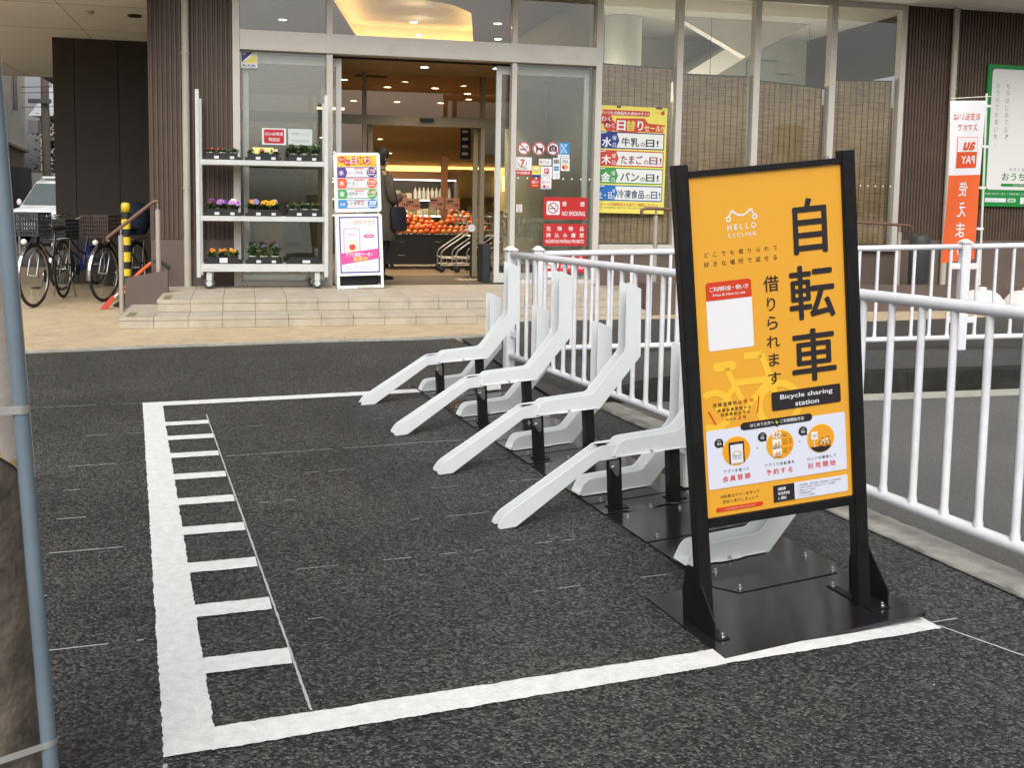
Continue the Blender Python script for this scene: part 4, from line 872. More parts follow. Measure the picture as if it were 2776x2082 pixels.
s = Sheet(.0008); s.rrect(0, 0, .272, .19, .006, PW, 1); s.rrect(.022, .016, .25, .176, .02, RSIGN, 2); s.text('CO-OP共済', .034, .105, .204, .04, PW, 3, .03); s.text('取扱店', .075, .042, .125, .04, PW, 3, .02)
sheet_thing('notice_card', s, 'red card with white writing on the glass above the top shelf of flowers', 'card', put(1.35, 2.0435, 1.93))
s = Sheet(.0008); s.rrect(0, 0, .275, .185, .006, pc('#d9e2de'), 1); s.text('coop', .035, .1, .09, .045, pc('#9aa0a0'), 2); s.text('みらいコープ', .14, .112, .105, .022, pc('#9aa0a0'), 2); s.rect(.03, .05, .24, .058, pc('#a9b0ac'), 2); s.rect(.06, .03, .24, .037, pc('#b4bab6'), 2)
sheet_thing('notice_card', s, 'pale card with grey writing on the glass right of the red card', 'card', put(1.645, 2.0435, 1.935))
# green framed board at the right edge (its mascot is left out)
s = Sheet(.0012); GB = pc('#1f8a3f'); s.mat(GB).box(0, 2.6, .0005, .03, 0, 1.92); s.rect(0, 0, 2.6, 1.92, GB, 0); s.rrect(.07, .23, 2.55, 1.86, .05, pc('#eceae6'), 1); GT = pc('#9a9a9c')
for j, (tx, x) in enumerate((('もうはじめてる?', .30), ('おうちでお買い物。', .14))):
    for i, ch in enumerate(tx): s.text(ch, x + (.02 if ch in 'っ?。' else 0), 1.60 - .098 * i, .055 if ch not in '。' else .02, .07 if ch not in '。' else .025, GT, 2)
s.text('おうちCO-OP', .31, .36, .82, .1, GB, 2, .02); s.rrect(.30, .275, 1.15, .315, .018, GB, 2); s.text('お買い物がもっと楽しくなる宅配サービス', .5, .283, .6, .022, PW, 3); s.spaced('毎週お届け・毎日の食卓', .42, .49, .7, .045, GT, 2)
s.text('お問い合わせ・詳しくは組合員センターまで', .06, .16, .75, .03, PW, 1); s.rect(.06, .06, .40, .115, PW, 1); s.text('おうちコープ', .08, .07, .2, .03, GT, 2); s.rrect(.42, .06, .56, .115, .025, pc('#bfe0c4'), 1); s.text('検索', .45, .07, .08, .03, GB, 2); s.rect(.63, .04, .69, .13, PW, 1); s.text('0120-000', .71, .06, .5, .06, PW, 1, .02) if False else s.rect(.71, .06, 1.1, .12, PW, 1)
sheet_thing('notice_board', s, 'green framed white board on the ribbed wall at the right edge', 'board', put(10.95, 1.985, 1.345))
# ================================================================== ADVERTISING BANNER ON A POLE
FL_M = MF @ T(9.42, .12, 0)
t = thing('banner_flag', 'red and white cloth banner hung on a white pole with writing seen mirrored from behind', 'banner', FL_M)
poly_w = mat('banner_white', (.74, .73, .74), .8); poly_o = mat('banner_orange', (.72, .115, .025), .8)
def fl(x, z):   # cloth surface: x 0 (pole side) .. -.47, z 0..1.84
    k = 1 - z / 1.84
    return (-.035 - x - .03 * k + .05 * k * 0, .028 * sin(5 * x + 2.2 * z) * (x / .47 + .2) - .05 * k * (x / .47), .70 + z + .03 * (1 - x / .47) * (1 if z < .1 else 0) - .02 * (x / .47))
class Cloth(Sheet):
    def at(s, x, z, L):
        p = fl(x, z); return (p[0], p[1] - .0028 * L, p[2])
    def poly(s, pts, m, L=1):
        if len(pts) < 8: return super().poly(pts, m, L)
        xs = [p[0] for p in pts]; zs = [p[1] for p in pts]; x0, x1, z0, z1 = min(xs), max(xs), min(zs), max(zs); s.mat(m); n = 10; r = .02
        X = [x0 + (x1 - x0) * i / n for i in range(n + 1)]; Z = [z0 + (z1 - z0) * i / n for i in range(n + 1)]
        return s.add([s.at(x, z, L) for z in Z for x in X], [(j * (n + 1) + i, j * (n + 1) + i + 1, (j + 1) * (n + 1) + i + 1, (j + 1) * (n + 1) + i) for j in range(n) for i in range(n)], True)
s = Cloth()
def grid(z0, z1, m, n):
    s.mat(m); xs = [.465 * i / 12 for i in range(13)]; zs = [z0 + (z1 - z0) * j / n for j in range(n + 1)]
    s.add([s.at(x, z, 0) for z in zs for x in xs], [(j * 13 + i, j * 13 + i + 1, (j + 1) * 13 + i + 1, (j + 1) * 13 + i) for j in range(n) for i in range(12)], True)
grid(0, 1.0, poly_o, 24); grid(1.0, 1.84, poly_w, 20)
RT = pc('#e0705a', .8); OT = pc('#e2531f', .8); WT = pc('#eeecec', .8)
s.text('お支払いは', .07, 1.62, .36, .085, RT, 1, .01); s.text('スマホで', .09, 1.50, .28, .075, RT, 1, .01)
s.rrect(.07, 1.08, .37, 1.43, .03, OT, 1); s.rrect(.076, 1.262, .364, 1.424, .026, WT, 2); s.text('au', .12, 1.285, .17, .085, OT, 3, .04, -.2); s.text('PAY', .10, 1.13, .2, .085, WT, 2, .03)
for i, ch in enumerate('使えます'): s.text(ch, .165, .76 - .235 * i, .125, .165, WT, 1, .01)
s.build('cloth', t)
BP = mat('banner_pole', (.66, .65, .58), .45)
MB().mat(BP).tube([(.02, 0, .42), (-.0, .0, 1.5), (-.03, 0, 2.62)], .0125, 12).build('pole', t); MB().mat(BP).tube([(.03, 0, 2.59), (-.5, -.0, 2.545)], .006, 8).build('cross_arm', t)
m = MB().mat(WT)
for z in (2.48, 2.02, 1.55, 1.08): m.box(-.06, .03, -.008, .008, z - .014, z + .014)
m.build('loop', t)
BASEW = mat('white_plastic_base', (.74, .71, .66), .55, var=.08, vs=6, stain=.08)
for u, v, l in ((9.28, .0, 'white plastic water weight on the pavement holding the banner pole'), (9.78, -.12, 'second white plastic water weight to the right of the banner pole')):
    m = MB().mat(BASEW); rs_ = []
    for z, q in ((0, .92), (.02, 1), (.1, 1), (.13, .93), (.2, .72), (.235, .55), (.25, .32)): rs_.append([(q * .24 * (abs(cos(a)) ** .6) * (1 if cos(a) > 0 else -1), q * .2 * (abs(sin(a)) ** .6) * (1 if sin(a) > 0 else -1), z) for a in [2 * pi * k / 32 for k in range(32)]])
    m.rings(rs_); o = m.build('banner_weight', None, world=MF @ T(u + .1, v, pz(9))); tag(o, l, 'weight', 'white weights by the banner')
    MB().mat(BASEW).lathe([(.045, .245), (.05, .28), (.03, .285)], (0, 0), 18).build('cap', o)

# ================================================================== FLOWER TROLLEY
TM = MF @ T(.635, 1.6, .305) @ RZ(-2.5)
tr = thing('plant_trolley', 'grey metal plant trolley on castors with three shelves of potted flowers', 'trolley', TM)
TG = mat('trolley_grey', (.56, .575, .56), .45, var=.07, vs=4, stain=.05); TW = 1.43; TD = .36
for x, y, h in ((0, 0, 2.18), (TW - .042, 0, 2.16), (0, TD - .03, 2.11), (TW - .055, TD - .03, 2.1)): MB().mat(TG).box(x, x + .042, y, y + .03, .13, h).build('post', tr, .004)
for z, h in ((1.37, .055), (.755, .055), (.195, .085)):
    m = MB().mat(TG); m.box(.043, TW - .043, .002, .012, z, z + h); m.box(.043, TW - .043, TD - .012, TD - .002, z, z + h); m.box(.043, TW - .043, .0125, TD - .0125, z + h - .016, z + h - .011); m.build('shelf', tr, .002, segs=1)
MB().mat(pc('#dcdcd6')).box(.06, .22, -.0016, .0016, .225, .25).build('label_strip', tr)
for x, y in ((.13, .05), (TW - .12, .05), (.13, TD - .06), (TW - .16, TD - .06)):
    o = MB().mat(TG).box(x - .03, x + .03, y - .025, y + .025, .09, .194).build('castor', tr, .006)
    m = MB().mat(mat('castor_rubber', (.07, .075, .075), .6)); m.M = T(x, y, .062) @ RX(90); m.lathe([(.02, -.016), (.055, -.016), (.061, -.008), (.061, .008), (.055, .016), (.02, .016)], n=24); m.mat(TG).cyl((0, 0), .032, -.03, .03, 16); m.build('wheel', o)
LEAFG = [mat('leaf_green_' + n, c, .55, var=.3, vs=25) for n, c in (('mid', (.045, .10, .022)), ('dark', (.022, .06, .018)), ('light', (.10, .16, .05)))]
POTW, POTB = mat('white_pot', (.66, .68, .62), .5), mat('black_pot', (.02, .022, .022), .45, var=.2); SOIL = mat('soil', (.03, .02, .013), .9)
def leafquad(m, c, d, n, L, w_):
    d = d.normalized(); sd_ = d.cross(n).normalized() * w_ / 2; c = Vector(c)
    m.add([tuple(c), tuple(c + d * L * .5 + sd_ + n * .004), tuple(c + d * L - n * L * .15), tuple(c + d * L * .5 - sd_ + n * .004)], [(0, 1, 2, 3)])
def plant(x, y, z, par_M, label, pot, leaves, lh, lw_, fl_cols, fsize, nfl, group):
    t = thing('potted_plant', label, 'plant', par_M @ T(x, y, z), group); r = .043
    o = MB().mat(pot).lathe([(r * .72, 0), (r, .072), (r * 1.06, .073), (r * 1.06, .08), (r * .95, .08), (r * .93, .068)], n=16).build('pot', t); MB().mat(SOIL).cyl((0, 0), r * .93, .06, .067, 12).build('soil', o)
    m = MB()
    for i in range(leaves):
        m.mat(random.choice(LEAFG)); a = random.uniform(0, 2 * pi); el = random.uniform(.05, 1.3); d = Vector((cos(a) * cos(el), sin(a) * cos(el), sin(el) * .9))
        lw_ = max(lw_, .06); rr = random.uniform(0, lw_); c = Vector((cos(a) * rr * .5, sin(a) * rr * .5, .07 + random.uniform(0, lh)))
        leafquad(m, c, d, Vector((random.uniform(-.4, .4), random.uniform(-.8, .2), 1)).normalized(), random.uniform(.032, .07), random.uniform(.02, .04))
    m.build('foliage', t)
    for i in range(nfl):
        col = random.choice(fl_cols); fm = pc(col, .6); a = random.uniform(0, 2 * pi); rr = random.uniform(.0, lw_ * .7); c = Vector((cos(a) * rr, sin(a) * rr * .6 - .012, .085 + lh * random.uniform(.8, 1.25) + fsize * .3))
        m = MB().mat(LEAFG[0]).tube([(0, 0, .07), tuple(c)], .0014, 5); m.mat(fm)
        nx = Vector((random.uniform(-.5, .5), -1, random.uniform(.2, .9))).normalized(); e1 = nx.cross(Vector((0, 0, 1))).normalized(); e2 = nx.cross(e1)
        for k in range(5):
            an = 2 * pi * k / 5 + .3; cc = c + (e1 * cos(an) + e2 * sin(an)) * fsize * .3 + nx * .001 * k
            m.add([tuple(cc + (e1 * cos(b2) + e2 * sin(b2)) * fsize * .33 + nx * .004 * cos(2 * b2)) for b2 in [2 * pi * q / 9 for q in range(9)]], [tuple(range(9))])
        m.mat(pc('#e8c030' if col != '#f0b020' else '#40200c', .6)).sphere(c + nx * .006, fsize * .1, 6, 4); m.build('flower', t)
TRM = mat('tray_plastic', (.013, .014, .014), .42, var=.2); CARD = pc('#e6e4ec')
rows = [(1.425, 'top'), (.81, 'middle'), (.28, 'bottom')]
kinds = {(0, 0): ('small pink primrose', POTW, 45, .02, .04, ['#e0506a', '#e88a8a', '#d83848'], .03, 2), (0, 1): ('low pink and white primrose', POTB, 40, .015, .04, ['#e86a88', '#f2e6e2', '#d8506a'], .034, 3), (0, 2): ('bushy dark green leafy plant', POTW, 110, .08, .055, ['#e8e8e0'], .014, 1),
         (1, 0): ('purple and lilac pansy', POTB, 90, .04, .075, ['#b880d0', '#6a2a9c', '#5a1434', '#e6e2dc', '#c890d4'], .062, 3), (1, 1): ('yellow and orange pansy', POTB, 90, .04, .075, ['#f0b020', '#e88a1c', '#f0b020', '#9a88c8'], .06, 3), (1, 2): ('small pale green seedling', POTW, 80, .04, .05, ['#b82a2a'], .022, 1),
         (2, 0): ('orange and yellow marigold', POTB, 60, .04, .06, ['#ee8020', '#e8b020', '#f0a020'], .036, 3), (2, 1): ('upright leafy seedling with violet buds', POTW, 90, .10, .04, ['#8f8ad0'], .016, 3)}
pos = ['left', 'middle', 'right']
for r, (z, rn) in enumerate(rows):
    for c in range(3):
        x0 = .075 + c * .445; w_ = .40; y0 = .03 if r == 0 else .02; dp = .30
        m = MB().mat(TRM); m.box(x0, x0 + w_, y0, y0 + dp, z + .0005, z + .006); h = .035
        for b4 in ((x0, x0 + w_, y0, y0 + .006), (x0, x0 + w_, y0 + dp - .006, y0 + dp), (x0, x0 + .006, y0 + .0065, y0 + dp - .0065), (x0 + w_ - .006, x0 + w_, y0 + .0065, y0 + dp - .0065)): m.box(*b4, z + .0065, z + h)
        m.mat(TRM).box(x0 + .03, x0 + w_ - .03, y0 + .012, y0 + .02, z + .0065, z + .075)
        nm = {(2, 2): 'empty black plant tray with a price card'}.get((r, c), 'black tray of %ss' % kinds.get((r, c), ('plant',))[0].replace(' with violet buds', ''))
        o = m.build('plant_tray', None, world=TM); tag(o, '%s on the %s shelf of the trolley' % (nm, rn), 'tray', 'plant trays on the trolley')
        k = (r, c); 
        q = [(.3, .05, .03), (.72, .045, .028)] if k != (2, 0) else [(.42, .085, .055)]
        if k == (2, 2): q = [(.45, .085, .03)]
        for fx, cw, chh in q: MB().mat(CARD).box(x0 + w_ * fx, x0 + w_ * fx + cw, y0 - .0035, y0 - .0005, z + .012, z + .012 + chh).build('price_card', o)
        if k not in kinds: continue
        nm, pot, lv, lh, lwd, cols, fs, nf = kinds[k]
        for i in range(3):
            which = ['left', 'centre', 'right'][i]
            plant(x0 + .075 + .125 * i, y0 + .075 + .05 * random.random(), z + .0065, TM, '%s pot of %s, %s in its tray' % (('white' if pot is POTW else 'black'), nm, which), pot, lv, lh, lwd, cols, fs, nf if random.random() < .85 else max(1, nf - 1), 'potted plants on the trolley')
s = Sheet(.0006); s.rect(0, 0, .23, .075, pc('#f0ec78'), 1); s.text('プリムラ', .05, .03, .12, .022, pc('#d06a6a'), 2); s.rect(.03, .012, .2, .018, pc('#b0a850'), 2)
sheet_thing('price_card', s, 'bright yellow price card standing among the primroses on the top shelf', 'card', TM @ T(.60, .10, 1.50) @ RX(-12))
# ================================================================== A-FRAME POSTER STAND
AM = MF @ T(2.165, 1.50, .3055) @ RY(-1.6) @ RX(-4.5)
af = thing('poster_stand', 'white framed double poster stand of weekday sales beside the open entrance', 'sign', AM)
AW = .525; WF = mat('white_frame', (.82, .82, .83), .4)
m = MB().mat(WF)
for x in (0, AW - .03): m.box(x, x + .03, .0, .02, 0, .17)
m.box(.0305, AW - .0305, .002, .018, .0, .035); m.build('foot', af, .004)
MB().mat(mat('stand_handle', (.55, .54, .52), .4)).box(AW * .42, AW * .78, -.003, .0015, .002, .033).build('foot_plate', af, .002)
for z0, z1, nm in ((.145, .845, 'lower_panel'), (.865, 1.535, 'upper_panel')):
    s = Sheet(.0008); s.mat(WF).rrect(0, z0, AW, z1, .035, WF, 8); s.mat(WF)
    n0 = len(s.v); s.v = []; s.f = []; s.mi = []; s.sm = []
    outl = rounded([(0, z0), (AW, z0), (AW, z1), (0, z1)], {0: .035, 1: .035, 2: .035, 3: .035}); s.prism(outl, -.008, .022, 'y')
    s.M = T(.038, -.0085, z0 + .03); w_, h = AW - .076, z1 - z0 - .06
    if nm == 'upper_panel':
        s.rect(0, 0, w_, h, pc('#f4c93a'), 0); s.rect(0, 0, w_, h * .79, pc('#f3f1f4'), 1)
        for x, zz in ((.06, .925), (.125, .865)): s.disc(x, h * zz, .036, pc('#dc4a38'), 2, 20, 1.25); s.text('わく', x - .032, h * zz - .013, .065, .028, PW, 3, .02)
        for ch, x, cc in (('日', .19, '#dc4a38'), ('替', .27, '#dc4a38'), ('り', .345, '#dc4a38')): s.disc(x, h * .9, .046, pc(cc), 1, 20); s.text(ch, x - .035, h * .9 - .035, .07, .07, PW if ch != '替' else pc('#f8d830'), 3, .012)
        s.text('セール!!', .30, h * .80, .14, .032, pc('#e8963a'), 4, .02)
        for (a, b2), cc, d, tx, pr in zip(((.585, .785), (.39, .575), (.2, .375), (.02, .18)), ('#5b3f8e', '#e8623c', '#4cab54', '#3f8fd2'), ('水', '木', '金', '土日'), ('コープ牛乳', 'たまご', '超熟食パン', '冷凍食品'), ('178', '198', '148', '20')):
            z_0, z_1 = h * a, h * b2; M_ = pc(cc); s.rect(.0, z_0, w_, z_1, M_, 2); s.rect(.02, z_0 + .008, w_ - .006, z_1 - .008, pc('#eceaf0'), 3); s.poly([(0, z_0), (.09, z_0), (.115, (z_0 + z_1) / 2), (.09, z_1), (0, z_1)], M_, 4)
            s.text(d, .018, z_0 + .03, .06, .055 if len(d) == 1 else .035, PW, 5, .03); s.text(tx, .125, z_0 + .035, .165 if len(tx) > 3 else .115, .042, INK, 4); s.rrect(.19, z_1 - .026, .3, z_1 - .013, .005, pc('#e27a72'), 4)
            s.disc(w_ - .062, (z_0 + z_1) / 2, .056, M_, 5, 28); s.text(pr, w_ - .105, (z_0 + z_1) / 2 - .006, .085, .04, pc('#f6c0b8') if cc != '#3f8fd2' else pc('#f0f0f4'), 6, .04); s.rect(w_ - .1, (z_0 + z_1) / 2 - .03, w_ - .03, (z_0 + z_1) / 2 - .02, pc('#f0eef2'), 6)
    else:
        s.rect(0, 0, w_, h, pc('#5d57a0'), 0); s.rrect(.016, .016, w_ - .016, h - .016, .012, pc('#f1f0f6'), 1)
        s.text('コープ公式', .03, h - .085, .13, .03, pc('#e6a6b6'), 2); s.text('ポケアプリ', .17, h - .095, .235, .052, pc('#efa05a'), 2, .03)
        s.rrect(.045, .16, .235, h - .13, .03, pc('#e3a9d6'), 2); s.rrect(.058, .16, .222, h - .142, .022, pc('#f1edf6'), 3); s.rrect(.085, .25, .2, h - .27, .02, pc('#f2dd6e'), 4); s.rrect(.095, .26, .19, h - .28, .016, pc('#f6f4ee'), 5); s.disc(.143, .295, .034, pc('#e24a3c'), 6, 20, 1.1); s.rect(.08, h - .2, .2, h - .19, pc('#c9bcd6'), 4); s.rect(.09, h - .22, .19, h - .212, pc('#d8b4cc'), 4)
        s.rrect(.275, h - .245, .39, h - .205, .018, pc('#e2589c'), 3); s.rect(.30, h - .23, .37, h - .222, PW, 4)
        s.poly([(.005, .10), (w_ + .012, .165), (w_ - .02, .215), (w_ + .004, .275), (.005, .225)], pc('#e4559e'), 7); s.text('アプリ限定クーポン', .065, .188, .31, .042, PW, 8, .03); s.text('配信中!', .15, .135, .165, .048, pc('#f6dc4a'), 8, .03)
        for x in (.06, .24): s.text('お買い物でクーポンが使える', x, .066, .15, .016, pc('#8a86b0'), 2); s.text('店頭でお知らせください', x - .01, .042, .165, .018, pc('#8a86b0'), 2)
    s.build(nm, af)
m = MB().mat(DARK); m.box(.03, AW - .03, .11, .30, .03, .16); m.build('water_weight', af, .02)
m = MB().mat(WF)
for x in (.005, AW - .03): m.tube([(x + .0125, .03, 1.5), (x + .0125, .30, .2), (x + .0125, .335, .03)], .012, 8)
m.build('rear_leg', af)
# ================================================================== BOLLARD, BICYCLES, TOOL
BYEL, BBLK = mat('safety_yellow', (.72, .52, .035), .45, var=.08), mat('safety_black', (.02, .02, .02), .45)
t = thing('bollard', 'slim yellow and black striped bollard behind the left handrail', 'bollard', MF @ T(-.15, 2.1, .075))
zs = [1.17, 1.065, .985, .875, .785, .695, .615, .505, .425, .345, .245]; zs = [z for z in zs] + [.15, .05]
for i in range(len(zs) - 1):
    m = MB().mat(BYEL if i % 2 == 0 else BBLK)
    if i == 0: m.lathe([(.04, zs[1]), (.05, zs[1] + .0), (.05, zs[0] - .02), (.035, zs[0])], n=20)
    else: m.cyl((0, 0), .0485, zs[i + 1] + .0005, zs[i] - .0005, 20)
    m.build('band', t)
MB().mat(DARK).lathe([(.15, 0), (.15, .02), (.08, .06), (.055, .11)], n=24).build('base', t)
TYRE = mat('tyre', (.018, .018, .018), .7); CHROME = mat('chrome', (.36, .36, .36), .3, metal=1); SADDLE = mat('saddle', (.02, .018, .016), .5)
BASK = mat('basket_mesh', (.035, .036, .038), .5); LAMPW = mat('lamp_glass', (.75, .75, .72), .2)
def bicycle(M, label, frame_m, r=.335, basket=BASK, wb=1.06, steer=0, lift=0., rack=True, bars='up'):
    t = thing('bicycle', label, 'bicycle', M, 'bicycles parked beside the shop wall'); z = r + lift
    def wheel(x, nm, rot=0):
        m = MB(); m.M = T(x, 0, z) @ RZ(rot)
        m.mat(TYRE).rings([[((r - .016 + .016 * cos(2 * pi * j / 8)) * cos(2 * pi * k / 36), .016 * sin(2 * pi * j / 8), (r - .016 + .016 * cos(2 * pi * j / 8)) * sin(2 * pi * k / 36)) for j in range(8)] for k in range(36)], closed=True)
        o = m.build(nm, t)
        m = MB(); m.M = T(x, 0, z) @ RZ(rot); m.mat(CHROME).rings([[((r - .034 + .007 * cos(2 * pi * j / 6)) * cos(2 * pi * k / 36), .011 * sin(2 * pi * j / 6), (r - .034 + .007 * cos(2 * pi * j / 6)) * sin(2 * pi * k / 36)) for j in range(6)] for k in range(36)], closed=True); m.build('rim', o)
        m = MB(); m.M = T(x, 0, z) @ RZ(rot); m.mat(CHROME)
        for k in range(28): a = 2 * pi * k / 28; s_ = .028 * (1 if k % 2 else -1); m.tube([(.015 * cos(a + .5 * s_), s_, .015 * sin(a)), ((r - .036) * cos(a), 0, (r - .036) * sin(a))], .0011, 4)
        m.tube([(0, -.05, 0), (0, .05, 0)], .016, 10); m.build('spokes', o)
    wheel(wb / 2, 'wheel', steer); wheel(-wb / 2, 'wheel')
    fx, rx = wb / 2, -wb / 2; bb = (-.08, 0, z - .05); st_ = (-.24, 0, z + .38); hd = (fx - .19, 0, z + .45); hl = (fx - .12, 0, z + .26)
    m = MB().mat(frame_m); m.tube([hl, (.0, 0, z + .10), (-.05, 0, z - .01), bb], .02, 10); m.tube([bb, st_, (-.27, 0, z + .46)], .016, 10); m.tube([(hd[0] + .02, 0, hd[2] - .05), (.0, 0, z + .2), (-.17, 0, z + .16)], .015, 10); m.tube([hd, hl], .021, 10)
    for y in (-.05, .05): m.tube([(bb[0], y * .5, bb[2]), (rx, y, z)], .009, 8); m.tube([(-.2, y * .4, z + .27), (rx, y, z)], .008, 8)
    m.build('frame', t)
    m = MB(); m.M = T(hl[0], 0, 0) @ RZ(steer) @ T(-hl[0], 0, 0); m.mat(CHROME)
    for y in (-.05, .05): m.tube([(hl[0], y * .5, hl[2]), (fx - .06, y, z + r * .5), (fx, y, z)], .010, 8)
    m.build('fork', t)
    m = MB(); m.M = T(hd[0], 0, 0) @ RZ(steer) @ T(-hd[0], 0, 0); m.mat(CHROME); h = hd[2] + .16; m.tube([hd, (hd[0] - .02, 0, h)], .012, 8)
    pts = [(hd[0] - .26, -.25, h + .05), (hd[0] - .1, -.25, h + .07), (hd[0] + .01, -.2, h + .05), (hd[0], -.06, h), (hd[0], .06, h), (hd[0] + .01, .2, h + .05), (hd[0] - .1, .25, h + .07), (hd[0] - .26, .25, h + .05)]
    m.tube(pts, .0115, 8); o = m.build('handlebar', t)
    for y in (-.25, .25): MB().mat(DARK).tube([(hd[0] - .27, y, h + .05), (hd[0] - .15, y, h + .063)], .017, 10).build('grip', o)
    m = MB().mat(SADDLE); m.rings([[(x, w_ * cos(2 * pi * k / 10), z + .5 + hh * sin(2 * pi * k / 10)) for k in range(10)] for x, w_, hh in ((-.42, .02, .015), (-.39, .09, .035), (-.3, .08, .035), (-.2, .04, .025), (-.13, .015, .012))]); m.build('saddle', t)
    for x, a0, a1, rot in ((fx, -10, 130, steer), (rx, 20, 190, 0)):
        m = MB(); m.M = T(x, 0, z) @ RZ(rot); m.mat(frame_m if rot == 0 else CHROME)
        m.rings([[(q * cos(R(a)), y, q * sin(R(a))) for q, y in ((r + .012, -.025), (r + .022, 0), (r + .012, .025), (r + .019, 0))] for a in range(a0, a1 + 1, 10)], smooth=False); m.build('mudguard', t)
    m = MB().mat(CHROME); m.M = T(bb[0], -.07, bb[2]) @ RX(90); m.cyl((0, 0), .075, -.004, .004, 24); m.M = I4; m.tube([(bb[0], -.09, bb[2]), (bb[0] + .1, -.09, bb[2] - .13)], .009, 6); m.tube([(bb[0], .09, bb[2]), (bb[0] - .1, .09, bb[2] + .13)], .009, 6)
    o = m.build('crank', t); MB().mat(DARK).box(bb[0] + .06, bb[0] + .14, -.19, -.1, bb[2] - .14, bb[2] - .12).build('pedal', o); MB().mat(DARK).box(bb[0] - .14, bb[0] - .06, .1, .19, bb[2] + .12, bb[2] + .14).build('pedal', o)
    if basket:
        bxm = MB(); bxm.M = T(hd[0], 0, 0) @ RZ(steer) @ T(-hd[0], 0, 0); x0, x1, zb, zt = hd[0] + .05, hd[0] + .34, z + r + .10, z + r + .34
        bxm.mat(basket)
        nn = 12
        for k in range(nn + 1):
            q = k / nn; y = -.17 + .34 * q
            for xx in (x0, x1): bxm.box(xx - .004, xx + .004, y - .006, y + .006, zb, zt)
        for k in range(9):
            xx = x0 + (x1 - x0) * k / 8
            for y in (-.17, .17): bxm.box(xx - .006, xx + .006, y - .004, y + .004, zb, zt)
        for k in range(6):
            zz = zb + (zt - zb) * k / 5; tk = .012 if k == 5 else .006
            for xx in (x0, x1): bxm.box(xx - .005, xx + .005, -.175, .175, zz - tk, zz + tk)
            for y in (-.17, .17): bxm.box(x0, x1, y - .005, y + .005, zz - tk, zz + tk)
        bxm.box(x0, x1, -.17, .17, zb - .006, zb); bxm.build('basket', t)
        bl_ = MB(); bl_.M = T(hd[0], 0, 0) @ RZ(steer) @ T(-hd[0], 0, 0); bl_.mat(LAMPW).sphere((x1 - .02, 0, zb - .07), .035, 10, 6); bl_.build('headlight', t)
    if rack:
        m = MB().mat(CHROME)
        for y in (-.06, .06): m.tube([(-.25, y, z + .37), (rx - .2, y, z + .37)], .005, 6); m.tube([(rx - .1, y, z + .37), (rx, y * 1.1, z)], .004, 6)
        for k in range(4): m.tube([(-.3 - .13 * k, -.06, z + .37), (-.3 - .13 * k, .06, z + .37)], .004, 6)
        m.build('carrier', t)
    m = MB().mat(CHROME)
    for y in (-.13, .13): m.tube([(rx + .02, y * .5, z), (rx - .06, y, .006)], .007, 6)
    m.build('stand', t)
    return t
BLU_F, BLK_F, SLV_F = mat('blue_bicycle_paint', (.012, .05, .26), .3, coat=.4), mat('black_bicycle_paint', (.018, .018, .02), .3, coat=.4), mat('silver_bicycle_paint', (.34, .34, .35), .3, metal=.6)
bicycle(MF @ T(-1.06, 2.62, .075) @ RZ(-96), 'black bicycle with a dark front basket, nearest the viewer beside the dark wall', BLK_F, .35, BASK, 1.12, -10)
bicycle(MF @ T(-.98, 4.3, .075) @ RZ(-107), 'blue framed bicycle standing close to the dark wall behind the black bicycle', BLU_F, .28, BASK, .98, -6, .03, bars='flat')
b3 = bicycle(MF @ T(-.33, 3.15, .075) @ RZ(-104), 'bicycle with raised silver handlebars and a dark brown basket behind the striped bollard', BLK_F, .335, mat('brown_basket', (.05, .033, .028), .7), 1.08, -8)
m = MB().mat(mat('navy_cloth', (.012, .018, .042), .8, var=.2)); m.rings([[(x + w_ * cos(2 * pi * k / 14), w2 * sin(2 * pi * k / 14), z) for k in range(14)] for x, w_, w2, z in ((-.48, .13, .13, .76), (-.5, .19, .18, .86), (-.52, .2, .19, 1.02), (-.53, .16, .15, 1.14), (-.53, .05, .05, 1.17))]); m.build('child_seat', b3)
t = thing('garden_tool', 'orange shafted tool with a dark grip leaning behind the small brown wall', 'tool', MF @ T(-.38, 1.8, .08))
MB().mat(mat('orange_tool', (.72, .12, .03), .45)).tube([(.17, 0, .16), (.40, .02, .40), (.52, .03, .505)], .02, 10).build('shaft', t)
MB().mat(SADDLE).tube([(.54, .03, .52), (.6, .03, .53), (.72, .03, .44)], .019, 10).build('grip', t)
MB().mat(STEEL).tube([(.12, 0, .11), (.175, 0, .165)], .024, 10).build('collar', t)
MB().mat(mat('red_blade', (.55, .06, .03), .5)).prism([(-.02, 0), (.06, .0), (.14, .12), (.11, .15)], -.03, .03, 'y').build('blade', t)

# ================================================================== PERSON IN THE DOORWAY
def skin(name, vs, es, m, parent, sub=2):
    me = bpy.data.meshes.new(name); me.from_pydata([v[:3] for v in vs], es, []); o = bpy.data.objects.new(name, me); C.objects.link(o)
    sk = o.modifiers.new('Skin', 'SKIN'); sk.use_smooth_shade = True; ss = o.modifiers.new('Sub', 'SUBSURF'); ss.levels = ss.render_levels = sub
    if not me.skin_vertices: return o
    d = me.skin_vertices[0].data
    for i, v in enumerate(vs): r = v[3]; d[i].radius = (r, v[4] if len(v) > 4 else r)
    d[0].use_root = True
    dg = bpy.context.evaluated_depsgraph_get(); dg.update(); nm = bpy.data.meshes.new_from_object(o.evaluated_get(dg)); nm.name = name
    o.modifiers.clear(); o.data = nm; bpy.data.meshes.remove(me); nm.materials.clear(); nm.materials.append(m)
    for p in nm.polygons: p.use_smooth = True
    o.parent = parent; return o
